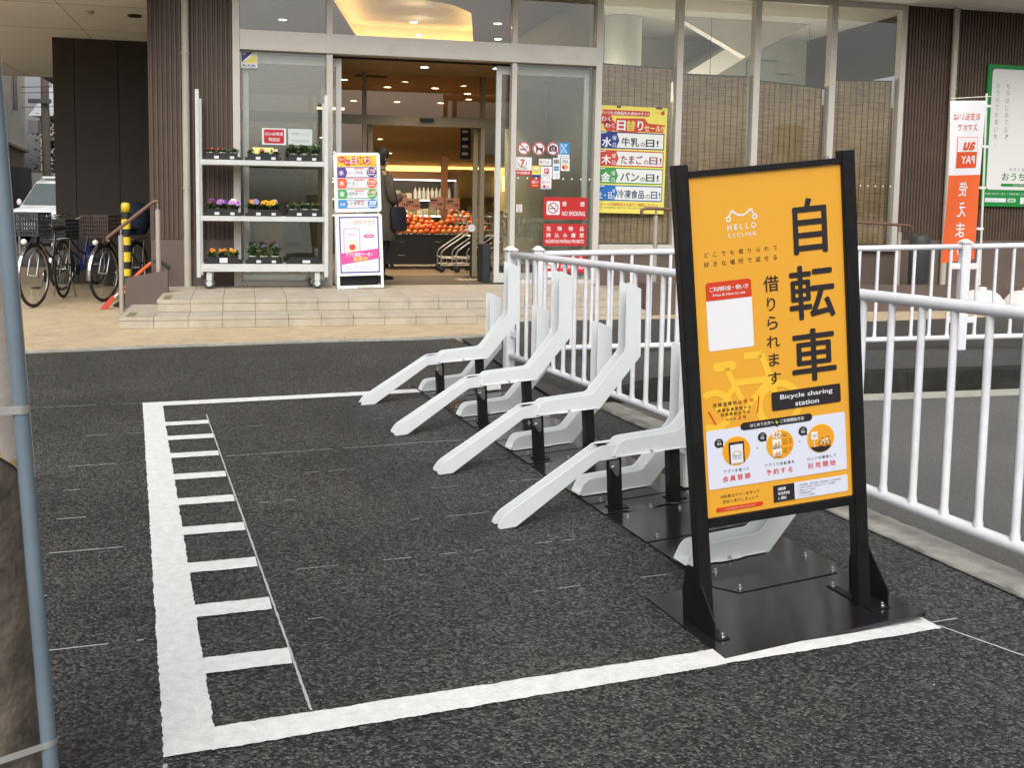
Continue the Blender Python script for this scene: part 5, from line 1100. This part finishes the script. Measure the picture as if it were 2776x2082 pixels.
SKN = mat('skin', (.50, .30, .21), .5, var=.05); COAT = mat('khaki_coat', (.088, .074, .048), .85, var=.12, vs=8, bump=.2); TROU = mat('black_trousers', (.012, .012, .014), .8); HAIR = mat('dark_hair', (.014, .010, .008), .6); BAGM = mat('navy_bag', (.008, .009, .014), .7); SHOE = mat('black_shoe', (.012, .012, .012), .35)
pr = thing('person', 'person in a long khaki coat standing in the entrance, seen from the side', 'person', MF @ T(2.83, 2.95, .3035) @ RZ(30))
vs = [(0, 0, .86, .105, .13), (0, 0, 1.0, .095, .12), (.0, 0, 1.16, .10, .13), (-.005, 0, 1.29, .085, .13), (.0, 0, 1.37, .05), (.02, 0, 1.415, .046), (.03, 0, 1.47, .065), (.035, 0, 1.54, .078, .07), (.03, 0, 1.60, .06)]
es = [(i, i + 1) for i in range(8)]
def chain(start, pts):
    p = start
    for v in pts: vs.append(v); es.append((p, len(vs) - 1)); p = len(vs) - 1
    return p
for sy in (-1, 1):
    chain(0, [(.0, sy * .09, .80, .085), (.01 + .02 * sy, sy * .095, .46, .055), (-.02 + .03 * sy, sy * .095, .26, .045), (-.03 + .04 * sy, sy * .095, .09, .034), (.01 + .04 * sy, sy * .10, .045, .034), (.12 + .04 * sy, sy * .11, .03, .026)])
    wr = chain(3, [(0, sy * .17, 1.30, .055), (-.01, sy * .205, 1.16, .044), (.02, sy * .21, 1.03, .038), (.14, sy * .16, 1.04, .031), (.25, sy * .10, 1.07, .023), (.29, sy * .085, 1.08, .026)])
    for k in range(4): chain(wr, [(.33, sy * (.075 + .0) + (k - 1.5) * .012 * sy, 1.092 - .012 * abs(k - 1.5), .0085), (.36, sy * .065 + (k - 1.5) * .013 * sy, 1.078, .0075), (.372, sy * .058 + (k - 1.5) * .013 * sy, 1.055, .0065)])
    chain(wr, [(.30, sy * .055, 1.095, .009), (.325, sy * .045, 1.10, .0075)])
vs += [(.115, 0, 1.525, .016), (.108, 0, 1.497, .02)]; es += [(7, len(vs) - 2), (6, len(vs) - 1)]
body = skin('body', vs, es, SKN, pr)
m = MB().mat(HAIR); m.rings([[(.022 + q * .098 * cos(2 * pi * k / 18) * (1.0 if cos(2 * pi * k / 18) < 0 else fr_), q * .088 * sin(2 * pi * k / 18), z) for k in range(18)] for z, q, fr_ in ((1.45, .72, .2), (1.5, .95, .35), (1.55, 1.05, .75), (1.60, 1.04, .98), (1.645, .85, .95), (1.672, .5, .9), (1.68, .1, .9))]); m.build('hair', pr)
m = MB().mat(mat('eye_dark', (.02, .015, .012), .3))
for sy in (-1, 1): m.sphere((.098, sy * .028, 1.552), .008, 8, 5)
m.build('eye', pr)
m = MB().mat(mat('lips', (.36, .16, .13), .5)).sphere((.10, 0, 1.478), .016, 8, 5, (.5, 1, .4)); m.build('mouth', pr)
m = MB().mat(SKN)
for sy in (-1, 1): m.sphere((.02, sy * .083, 1.53), .02, 8, 5, (.7, .4, 1.2))
m.build('ear', pr)
m = MB().mat(COAT); N_ = 24
def wob(k, z): return 1 + .03 * sin(3 * 2 * pi * k / N_ + z * 5) + .02 * sin(5 * 2 * pi * k / N_ - z * 9)
m.rings([[(x + a * cos(2 * pi * k / N_) * wob(k, z), b2 * sin(2 * pi * k / N_) * wob(k, z), z) for k in range(N_)] for z, x, a, b2 in ((.50, -.01, .20, .235), (.505, -.01, .205, .24), (.7, -.01, .185, .225), (.9, -.005, .165, .21), (1.02, 0, .15, .205), (1.15, 0, .15, .21), (1.26, -.01, .135, .205), (1.33, -.005, .11, .16), (1.375, .0, .075, .085), (1.41, .01, .066, .07))], cap=True); m.build('coat', pr)
for sy in (-1, 1):
    m = MB().mat(COAT).tube([(-.01, sy * .15, 1.31), (-.01, sy * .2, 1.24), (-.015, sy * .222, 1.14), (.01, sy * .225, 1.03), (.05, sy * .21, 1.005), (.14, sy * .165, 1.03), (.235, sy * .11, 1.062)], [.06, .07, .066, .062, .06, .054, .046], 14); m.build('sleeve', pr)
    m = MB().mat(TROU).tube([(0, sy * .09, .82), (.01 + .02 * sy, sy * .095, .46), (-.02 + .03 * sy, sy * .095, .26), (-.03 + .04 * sy, sy * .095, .07)], [.10, .078, .068, .064], 14); m.build('trouser_leg', pr)
    m = MB().mat(SHOE); m.rings([[(x + .04 * sy, sy * .10 + w_ * cos(2 * pi * k / 10), max(.002, h * (.5 + .5 * sin(2 * pi * k / 10)))) for k in range(10)] for x, w_, h in ((-.085, .015, .06), (-.07, .036, .09), (.0, .038, .085), (.08, .044, .062), (.14, .04, .048), (.175, .018, .03))]); m.build('shoe', pr)
m = MB().mat(BAGM); m.rings([[(x + a * cos(2 * pi * k / 14), -.25 + .05 * sin(2 * pi * k / 14), z) for k in range(14)] for x, a, z in ((.12, .1, .62), (.11, .13, .66), (.1, .13, .85), (.09, .10, .93))]); o = m.build('shoulder_bag', None, world=pr.matrix_world.copy()); tag(o, 'dark navy shoulder bag hanging at the hip of the person in the khaki coat', 'bag')
m = MB().mat(BAGM).tube([(.09, -.25, .92), (.02, -.285, 1.1), (-.02, -.235, 1.28), (.0, -.14, 1.37)], .012, 8); m.build('strap', o)

# ================================================================== INSIDE THE SHOP
random.seed(3)
t = thing('produce_table', 'black display table inside the entrance heaped with orange mandarins', 'table', MF @ T(3.2, 4.9, .303)); BLKT = mat('black_laminate', (.010, .009, .009), .4, var=.2)
MB().mat(BLKT).box(0, 1.55, 0, .7, .065, .49).build('body', t, .004); m = MB().mat(BLKT).box(-.02, 1.57, -.02, .72, .4905, .512); m.build('table_top', t, .003)
m = MB().mat(BLKT)
for x in (.05, 1.45): m.box(x, x + .05, .05, .1, 0, .064); m.box(x, x + .05, .6, .65, 0, .064)
m.build('leg', t)
for x in (.16, .72, 1.2):
    for z in (.2, .4): MB().mat(STEEL).tube([(x, -.001, z), (x + .01, -.012, z + .006), (x + .05, -.004, z), (x + .09, -.012, z + .006), (x + .1, -.001, z)], .003, 6).build('drawer_pull', t)
ORG = [mat('mandarin_' + n, c, .38, var=.12, vs=20, bump=.15, bs=220) for n, c in (('ripe', (.74, .17, .03)), ('deep', (.70, .10, .018)), ('pale', (.76, .24, .06)))]
meshes = []
for mm in ORG:
    o = MB().mat(mm).sphere((0, 0, 0), .042, 12, 8, (1, 1, .86)).build('mandarin', None); meshes.append(o.data); bpy.data.objects.remove(o)
n_ = 0
for row in range(5):
    for k in range(17):
        x = .06 + .088 * k + (.04 if row % 2 else 0) + random.uniform(-.008, .008)
        lv = .55 + .062 * row + (.05 * sin(3.2 * k / 17 * pi + 1) if row > 1 else 0) + random.uniform(-.008, .01)
        if row >= 4 and not (3 < k < 8 or k > 10): continue
        if k in (8, 9) and row > 2: continue
        o = bpy.data.objects.new('mandarin', random.choice(meshes)); C.objects.link(o); o.matrix_world = MF @ T(3.2 + x, 4.92 + .03 + .075 * row, .303 + lv) @ RX(random.uniform(0, 90)) @ RZ(random.uniform(0, 360))
        tag(o, 'orange mandarin heaped on the black display table', 'fruit', 'mandarins on the display table')
CARDP = mat('price_card_pink', (.62, .37, .28), .6)
for x, z, l in ((.16, .885, 'pinkish price card, leftmost of those above the mandarins'), (.33, .87, 'pinkish price card, second from the left above the mandarins'), (.70, .90, 'pinkish price card standing left of the last one above the mandarins'), (.95, .89, 'pinkish price card, rightmost of those above the mandarins')):
    s = Sheet(.001); s.mat(CARDP).box(0, .22, .0005, .003, 0, .17); s.rect(0, 0, .22, .17, CARDP, 0); s.rect(.02, .11, .12, .135, INK, 1); s.text('198', .12, .04, .08, .045, INK, 1, .02); s.rect(.02, .08, .1, .09, INK, 1); s.mat(BLKT).box(.105, .115, .004, .012, -.2, .1)
    sheet_thing('price_card', s, l, 'card', MF @ T(3.2 + x, 5.32, .303 + z), 'price cards above the mandarins')
# chilled cabinet
CASE = mat('cabinet_metal', (.30, .27, .22), .4, var=.05); LSTRIP = emat('cabinet_lamp', (1, .96, .86), 7.)
t = thing('chilled_cabinet', 'open chilled cabinet with lit shelves of bottles and packets behind the mandarins', 'cabinet', MF @ T(2.6, 9.0, .303))
MB().mat(CASE).box(0, 2.5, .55, .6, 0, 1.42).build('back_panel', t); MB().mat(mat('cabinet_header', (.26, .15, .10), .5)).box(-.02, 2.52, -.02, .6, 1.4205, 1.57).build('header', t, .004); MB().mat(BLKT).box(0, 2.5, 0, .545, 0, .4).build('lower_body', t)
for x in (-.02, 2.475): MB().mat(CASE).box(x, x + .045, -.02, .545, .401, 1.42).build('side_panel', t)
for z, d in ((.72, .02), (1.02, .1)): MB().mat(CASE).box(.026, 2.474, d, .545, z, z + .02).build('shelf', t); MB().mat(LSTRIP).box(.03, 2.47, d - .02, d - .002, z - .004, z + .014).build('shelf_lamp', t)
MB().mat(LSTRIP).box(.03, 2.47, .0, .03, 1.40, 1.418).build('header_lamp', t)
for i in range(3): MB().mat(LSTRIP).tube([(.15 + .12 * i, .3, 1.36), (.75 + .12 * i, .05, 1.14)], .012, 6).build('tube_lamp', t)
pk = [pc(h, .5) for h in ('#c9c8b0', '#a9b496', '#d8d4c4', '#8e9a78', '#c0a070', '#b0b8a0', '#9c8c70')]
bm_ = MB().mat(pc('#d5d8cf')).lathe([(.034, 0), (.036, .02), (.036, .15), (.014, .2), (.014, .23)], n=12).mat(pc('#3f6a3c')).lathe([(.016, .231), (.016, .25), (.002, .251)], n=10).build('bottle', None); bme = bm_.data; bpy.data.objects.remove(bm_)
for i in range(9):
    o = bpy.data.objects.new('bottle', bme); C.objects.link(o); o.matrix_world = MF @ T(2.6 + 1.72 + .082 * i, 9.17, .303 + 1.0405); tag(o, 'white bottle in the row on the upper shelf of the chilled cabinet', 'bottle', 'bottles in the chilled cabinet')
for lvl, z, d in ((0, .7405, .1), (1, 1.0405, .2)):
    x = .1
    while x < (2.4 if lvl == 0 else 1.64):
        w_ = random.uniform(.07, .14); h = random.uniform(.08, .2); m = MB().mat(random.choice(pk)); m.box(0, w_, 0, .1, 0, h * .86); m.rings([[(0, 0, h * .86), (w_, 0, h * .86), (w_, .1, h * .86), (0, .1, h * .86)], [(.004, .045, h), (w_ - .004, .045, h), (w_ - .004, .055, h), (.004, .055, h)]], smooth=False); m.mat(random.choice(pk)).box(w_ * .15, w_ * .85, -.002, -.0005, h * .2, h * .6)
        o = m.build('packet', None, world=MF @ T(2.6 + x, 9.0 + d, .303 + z)); tag(o, 'food packet standing in the %s shelf row of the chilled cabinet' % ('lower', 'upper')[lvl], 'packet', 'packets on the %s cabinet shelf' % ('lower', 'upper')[lvl]); x += w_ + .012
MB().mat(mat('wood_post', (.16, .075, .04), .5)).box(4.72, 4.84, 8.6, 8.7, .303, 2.15).build('interior_post', sh); MB().mat(mat('dark_post', (.06, .03, .02), .5)).box(2.9, 3.0, 12, 12.1, .303, 2.6).build('interior_post', sh)
t = thing('shelf_rack', 'pale shelving unit with hanging packets at the back of the shop', 'shelf', MF @ T(5.3, 11, .303)); RK = mat('rack_cream', (.40, .33, .2), .6)
MB().mat(RK).box(0, 1.1, .3, .34, 0, 1.7).build('back_panel', t)
for z in (.3, .75, 1.1): MB().mat(RK).box(0, 1.1, 0, .299, z, z + .03).build('shelf', t)
for i in range(12): o = MB().mat(pk[i % 7]).box(0, .075, 0, .05, 0, .14).build('packet', None, world=MF @ T(5.32 + .088 * i, 11.05, .303 + (.7805 if i % 2 else .3305))); tag(o, 'small packet standing on the pale shelving unit', 'packet', 'packets on the pale shelving unit')
for i, u in enumerate((5.15, 6.5)): MB().mat(emat('wall_lamp', (1, .66, .25), 9.)).box(u, u + .07, 10.9, 10.95, 1.55, 1.85).build('wall_lamp', sh)
# carts
CT = mat('cart_tube', (.50, .48, .43), .3, metal=.7, var=.1)
cart = thing('shopping_cart', 'foremost shopping cart at the left end of the nested row inside the entrance', 'cart', MF @ T(3.86, 4.28, .303) @ RZ(-4), 'nested shopping carts'); 
m = MB().mat(CT)
for y in (-.22, .22):
    m.tube([(0, y, .09), (0, y, .27), (.02, y, .31), (.07, y, .35), (.36, y, .55), (.385, y, .60), (.36, y, .70), (.29, y, .83), (.24, y, .86)], .011, 8); m.tube([(0, y, .21), (.3, y * .92, .19), (.72, y * .8, .185)], .009, 8); m.tube([(0, y, .11), (.72, y * .8, .11)], .008, 8)
    for k in range(5): m.tube([(.08 + .14 * k, y * (1 - .04 * k), .11), (.08 + .14 * k, y * (1 - .04 * k), .2)], .004, 6)
m.tube([(0, -.22, .21), (0, .22, .21)], .009, 8); m.tube([(.72, -.176, .11), (.72, .176, .11)], .009, 8); m.build('base_frame', cart)
MB().mat(DARK).tube([(.215, -.235, .865), (.215, .235, .865)], .016, 10).build('handle', cart)
m = MB().mat(CT)
for z, x0, x1, wy in ((.52, .34, .80, .19), (.60, .33, .82, .2), (.70, .30, .85, .22), (.80, .27, .88, .24)): m.tube([(x0, -wy, z), (x1, -wy * .85, z), (x1, wy * .85, z), (x0, wy, z)], .0045, 6, closed=True)
for k in range(9):
    q = k / 8
    for sy in (-1, 1): m.tube([(.34 + .46 * q, sy * .19, .52), (.27 + .61 * q, sy * (.24 - .03 * q), .80)], .003, 5)
for k in range(8): y = -.19 + .054 * k; m.tube([(.34, y, .52), (.8, y * .85, .52)], .003, 5); m.tube([(.8, y * .85, .52), (.88, y, .80)], .003, 5)
m.build('basket', cart)
for x, y in ((.01, -.22), (.01, .22), (.70, -.17), (.70, .17)):
    m = MB().mat(DARK); m.M = T(x, y, .052) @ RX(90); m.lathe([(.012, -.016), (.046, -.014), (.05, 0), (.046, .014), (.012, .016)], n=18); m.build('wheel', cart)
for i, l in enumerate(('second shopping cart of the nested row inside the entrance', 'third shopping cart of the nested row inside the entrance', 'last shopping cart of the nested row, beside the open door leaf')):
    c = copy_tree(cart); c.matrix_world = MF @ T(3.86 + .215 * (i + 1), 4.28 - .02 * (i + 1), .303) @ RZ(-4); c['label'] = l
t = thing('cane', 'dark umbrella stand pole with a round white tag in front of the carts', 'stand', MF @ T(4.03, 2.75, .303)) if False else None
t = thing('sign_post', 'thin dark post with a round white tag beside the shopping carts', 'post', MF @ T(4.06, 3.1, .3036)); MB().mat(BLKT).cyl((0, 0), .014, .012, .62, 12).build('post', t); MB().mat(BLKT).cyl((0, 0), .1, 0, .012, 24).build('base', t); m = MB().mat(PW); m.M = T(0, -.016, .66) @ RX(90); m.cyl((0, 0), .05, 0, .006, 20); m.build('tag', t)
m = MB().mat(mat('mat_tile', (.2, .16, .11), .6)).box(0, .42, 0, .34, 0, .004); m.mat(mat('mat_bar', (.62, .55, .36), .4))
for k in range(5): m.box(.06 + .075 * k, .078 + .075 * k, .03, .31, .0042, .01)
o = m.build('guide_mat', None, world=MF @ T(3.78, 2.6, .3037)); tag(o, 'small floor tile with five raised pale bars just inside the entrance', 'floor tile')
o = MB().mat(BLKT).box(0, .12, 0, .25, 0, .62).build('waste_bin', None, .01, world=MF @ T(4.0, 2.3, .3037)); bpy.data.objects.remove(o)
o = MB().mat(mat('dark_crate', (.015, .02, .026), .6)).box(0, .10, 0, .3, 0, .48).build('storage_crate', None, .01, world=MF @ T(4.02, 2.25, .3037)); tag(o, 'narrow dark crate standing against the right door leaf', 'crate')
t = thing('hanging_sign', 'dark hanging sign inside the shop at the upper right of the inner door', 'sign', MF @ T(4.3, 5.0, 1.95)); MB().mat(BLKT).box(0, .16, 0, .03, 0, .5).build('panel', t); m = MB().mat(PW)
for k in range(4): m.box(.03, .12, -.002, -.0005, .06 + .11 * k, .1 + .11 * k)
m.build('lettering', t); MB().mat(STEEL).tube([(.08, .015, .5), (.08, .015, 1.07)], .004, 6).build('hanger', t)

# ================================================================== STREET AT THE FAR LEFT
CREAM = mat('cream_wall', (.80, .75, .65), .8, var=.05, vs=.6); TANB = mat('tan_base', (.30, .215, .145), .8, var=.1)
t = thing('house', 'cream rendered house with a tan ground floor beyond the bicycles', 'house', T(-16.8, 36.8, 0) @ Matrix.Diagonal((1.6, 1.6, 1.28, 1)))
MB().mat(CREAM).prism([(2.2, -6.3), (0, 0), (-9, 0), (-9, -6.5)], 2.32, 7, 'z').build('wall', t); MB().mat(TANB).prism([(2.17, -6.28), (-.03, -.03), (-9, -.03), (-9, -6.48)], -.02, 2.25, 'z').build('ground_floor', t)
MB().mat(mat('ledge', (.36, .26, .18), .7)).prism([(2.26, -6.3), (.06, 0.03), (-9, .03), (-9, -6.55)], 2.252, 2.318, 'z').build('ledge', t)
def wallpt(q, off=.0): return (2.2 - 2.2 * q + off, -6.3 + 6.3 * q)
x, y = wallpt(.62, .06); MB().mat(mat('grey_pipe', (.25, .24, .25), .5)).tube([(x, y, 3.2), (x, y, 4.35), (x - .1, y + .3, 4.45)], .045, 8).build('downpipe', t)
x, y = wallpt(.55, .05); MB().mat(mat('recess', (.13, .12, .12), .7)).box(x - .05, x + .03, y - .5, y + .7, -.01, 1.75).build('door', t)
t = thing('house', 'grey house with a pale roof behind the far utility pole', 'house', T(-19, 52, 0)); MB().mat(mat('far_house_wall', (.30, .25, .21), .8, var=.1)).box(-4, 4.2, 0, 6, -.02, 5.4).build('wall', t); MB().mat(mat('far_roof', (.42, .44, .46), .6)).prism([(-4.4, 5.42), (4.6, 5.42), (3, 7.2), (-3, 7.2)], -.4, 6.4, 'y').build('roof', t)
for i in range(3): MB().mat(mat('far_window', (.10, .12, .13), .2)).box(-.2 + 1.5 * i, .7 + 1.5 * i, -.03, -.003, 3.2, 4.4).build('window', t)
o = MB().mat(mat('white_garden_wall', (.62, .61, .58), .8, var=.05)).box(0, 5, 0, .2, -.02, 2.25).build('garden_wall', None, world=T(-18.2, 40, 0)); tag(o, 'white garden wall beyond the parked van', 'wall')
t = thing('utility_pole', 'far utility pole with wires and boxes beyond the dark wall', 'utility pole', T(-15.72, 36, 0)); MB().mat(mat('far_pole', (.28, .24, .21), .8, var=.1)).cyl((0, 0), .16, -.02, 8, 14, .12).build('shaft', t)
MB().mat(mat('pole_box', (.5, .52, .54), .6)).box(-.55, -.2, -.2, .2, 3.55, 4.0).build('pole_box', t); MB().mat(mat('pole_box2', (.2, .21, .22), .6)).box(-.5, .3, -.25, -.17, 4.6, 4.75).build('cross_arm', t)
m = MB().mat(DARK)
for z in (4.9, 5.1, 4.4): m.tube([(-6, -.3, z + .3), (-2, -.3, z), (4, -.3, z + .2)], .012, 5)
m.build('wire', t)
t = thing('tree', 'dark green tree beyond the far utility pole', 'tree', T(-19.6, 47, 0)); MB().mat(mat('bark', (.07, .05, .035), .9)).tube([(0, 0, -.02), (.1, 0, 1.4), (.0, .1, 2.8)], [.2, .16, .09], 8).build('trunk', t); m = MB()
for i in range(1500):
    m.mat(LEAFG[1] if random.random() < .7 else LEAFG[0]); a = random.uniform(0, 2 * pi); q = random.random() ** .5; hz = random.uniform(1.3, 5.2); rr = q * (1.7 - .2 * abs(hz - 3) ** 1.5) * (.8 + .3 * sin(3 * a + hz * 2))
    leafquad(m, (rr * cos(a), rr * sin(a), hz), Vector((random.uniform(-1, 1), random.uniform(-1, 1), random.uniform(-.6, .6))), Vector((random.uniform(-.5, .5), random.uniform(-.5, .5), 1)).normalized(), .3, .2)
m.build('crown', t)
t = thing('street_sign', 'narrow white sign with blue writing standing behind the parked van', 'sign', T(-13.25, 31.5, 0)); MB().mat(STEEL).cyl((.1, .05), .025, -.02, 1.8, 10).build('post', t); s = Sheet(.003); s.mat(PW).box(0, .26, .001, .03, 1.75, 2.55); s.rect(0, 1.75, .26, 2.55, PW, 0)
for i, ch in enumerate('駐車場入口'): s.text(ch, .07, 2.4 - .14 * i, .11, .11, pc('#5a6ab0'), 1, .02)
s.build('panel', t)
# van
VW = mat('white_car_paint', (.74, .75, .75), .25, coat=.6, var=.03); VG = mat('car_glass', (.12, .15, .15), .08); CHR = mat('car_chrome', (.6, .6, .6), .15, metal=1); HLG = mat('headlight_glass', (.55, .57, .57), .1)
t = thing('van', 'white van parked facing the viewer in the street behind the bicycles', 'van', T(-12.0, 26.6, .0) @ RZ(-6) @ Matrix.Diagonal((.95, .95, .95, 1)))
m = MB().mat(VW); sec = [(-.02, .42, .75, .7), (.0, .28, .98, .74), (.45, .24, 1.06, .74), (.55, .24, 1.12, .74), (1.25, .24, 1.80, .66), (1.5, .24, 1.88, .66), (3.1, .24, 1.90, .66), (3.4, .3, 1.84, .62)]
m.rings([[(-w_, y, z0), (-w_ * 1.03, y, z0 + .2), (-w_ * 1.02, y, min(1.0, z1 * .8)), (-w_ * .98, y, z1 - .06), (-w_ * .92, y, z1), (w_ * .92, y, z1), (w_ * .98 if z1 > 1.2 else w_ * .98, y, z1 - .06), (w_ * 1.02, y, min(1.0, z1 * .8)), (w_ * 1.03, y, z0 + .2), (w_, y, z0)] for y, z0, z1, w_ in sec]); m.build('body', t)
MB().mat(VG).add([(-.64, .53, 1.14), (.64, .53, 1.14), (.57, 1.15, 1.745), (-.57, 1.15, 1.745)], [(0, 1, 2, 3)]).build('windscreen', t)
MB().mat(mat('white_roof', (.8, .8, .8), .3)).box(-.5, .5, 1.3, 3.2, 1.885, 1.96).build('roof_pod', t, .03)
for x in (-.52, .52): MB().mat(HLG).sphere((x, .02, .84), .12, 12, 8, (1.2, .4, .8)).build('headlight', t); MB().mat(VW).sphere((x * 1.62, .72, 1.2), .1, 10, 6, (.8, .5, 1)).build('mirror', t)
MB().mat(CHR).box(-.36, .36, -.035, -.005, .78, .9).build('grille', t); MB().mat(DARK).box(-.68, .68, -.05, .05, .30, .44).build('bumper', t, .02); MB().mat(pc('#e6e6d8')).box(-.17, .17, -.06, -.051, .48, .62).build('number_plate', t)
for x in (-.68, .68):
    for y in (.62, 2.75):
        m = MB().mat(TYRE); m.M = T(x, y, .27) @ RY(90); m.lathe([(.16, -.08), (.26, -.08), (.27, -.06), (.27, .06), (.26, .08), (.16, .08)], n=22); m.mat(CHR).cyl((0, 0), .16, -.07, .07, 16); m.build('wheel', t)
m = MB().mat(mat('street_rail', (.5, .48, .44), .5))
for k in range(9): m.tube([(-1 + .3 * k, 0, 0), (-1 + .3 * k, 0, .8)], .02, 6)
m.tube([(-1.1, 0, .8), (1.5, 0, .8)], .025, 8); o = m.build('street_railing', None, world=T(-9.3, 18.8, .04) @ RZ(20)); tag(o, 'low pale street railing beyond the parked bicycles', 'railing')
# dead leaves by the kerb
LFM = mat('dead_leaf', (.24, .14, .07), .8, var=.3, vs=30)
for i in range(12):
    u, v = random.gauss(3.05, .06), random.gauss(4.75, .12); m = MB().mat(LFM); L = random.uniform(.03, .06)
    m.rings([[(x, -w_, .006 + abs(x) * .3), (x, 0, .002 + abs(x) * .2), (x, w_, .008 + abs(x) * .3)] for x, w_ in ((-L, .001), (-L * .4, L * .4), (L * .3, L * .35), (L, .001))], cap=False, smooth=False)
    o = m.build('dead_leaf', None, world=MS @ T(u, v, ground_z(u, v) + .008) @ RZ(random.uniform(0, 360))); tag(o, 'dry curled brown leaf in the small heap behind the white guard fence', 'leaf', 'dry leaves on the ground')

GBIN = mat('dark_grey_plastic', (.045, .045, .045), .5, var=.1)
t = thing('bin', 'dark grey rounded bin standing by the ribbed wall behind the banner', 'bin', MF @ T(9.66, 1.5, .15)); MB().mat(GBIN).lathe([(.11, 0), (.125, .04), (.13, .62), (.12, .66)], n=24).build('body', t); MB().mat(GBIN).lathe([(.135, .665), (.135, .70), (.12, .77), (.08, .82), (.02, .835)], n=24).build('lid', t)
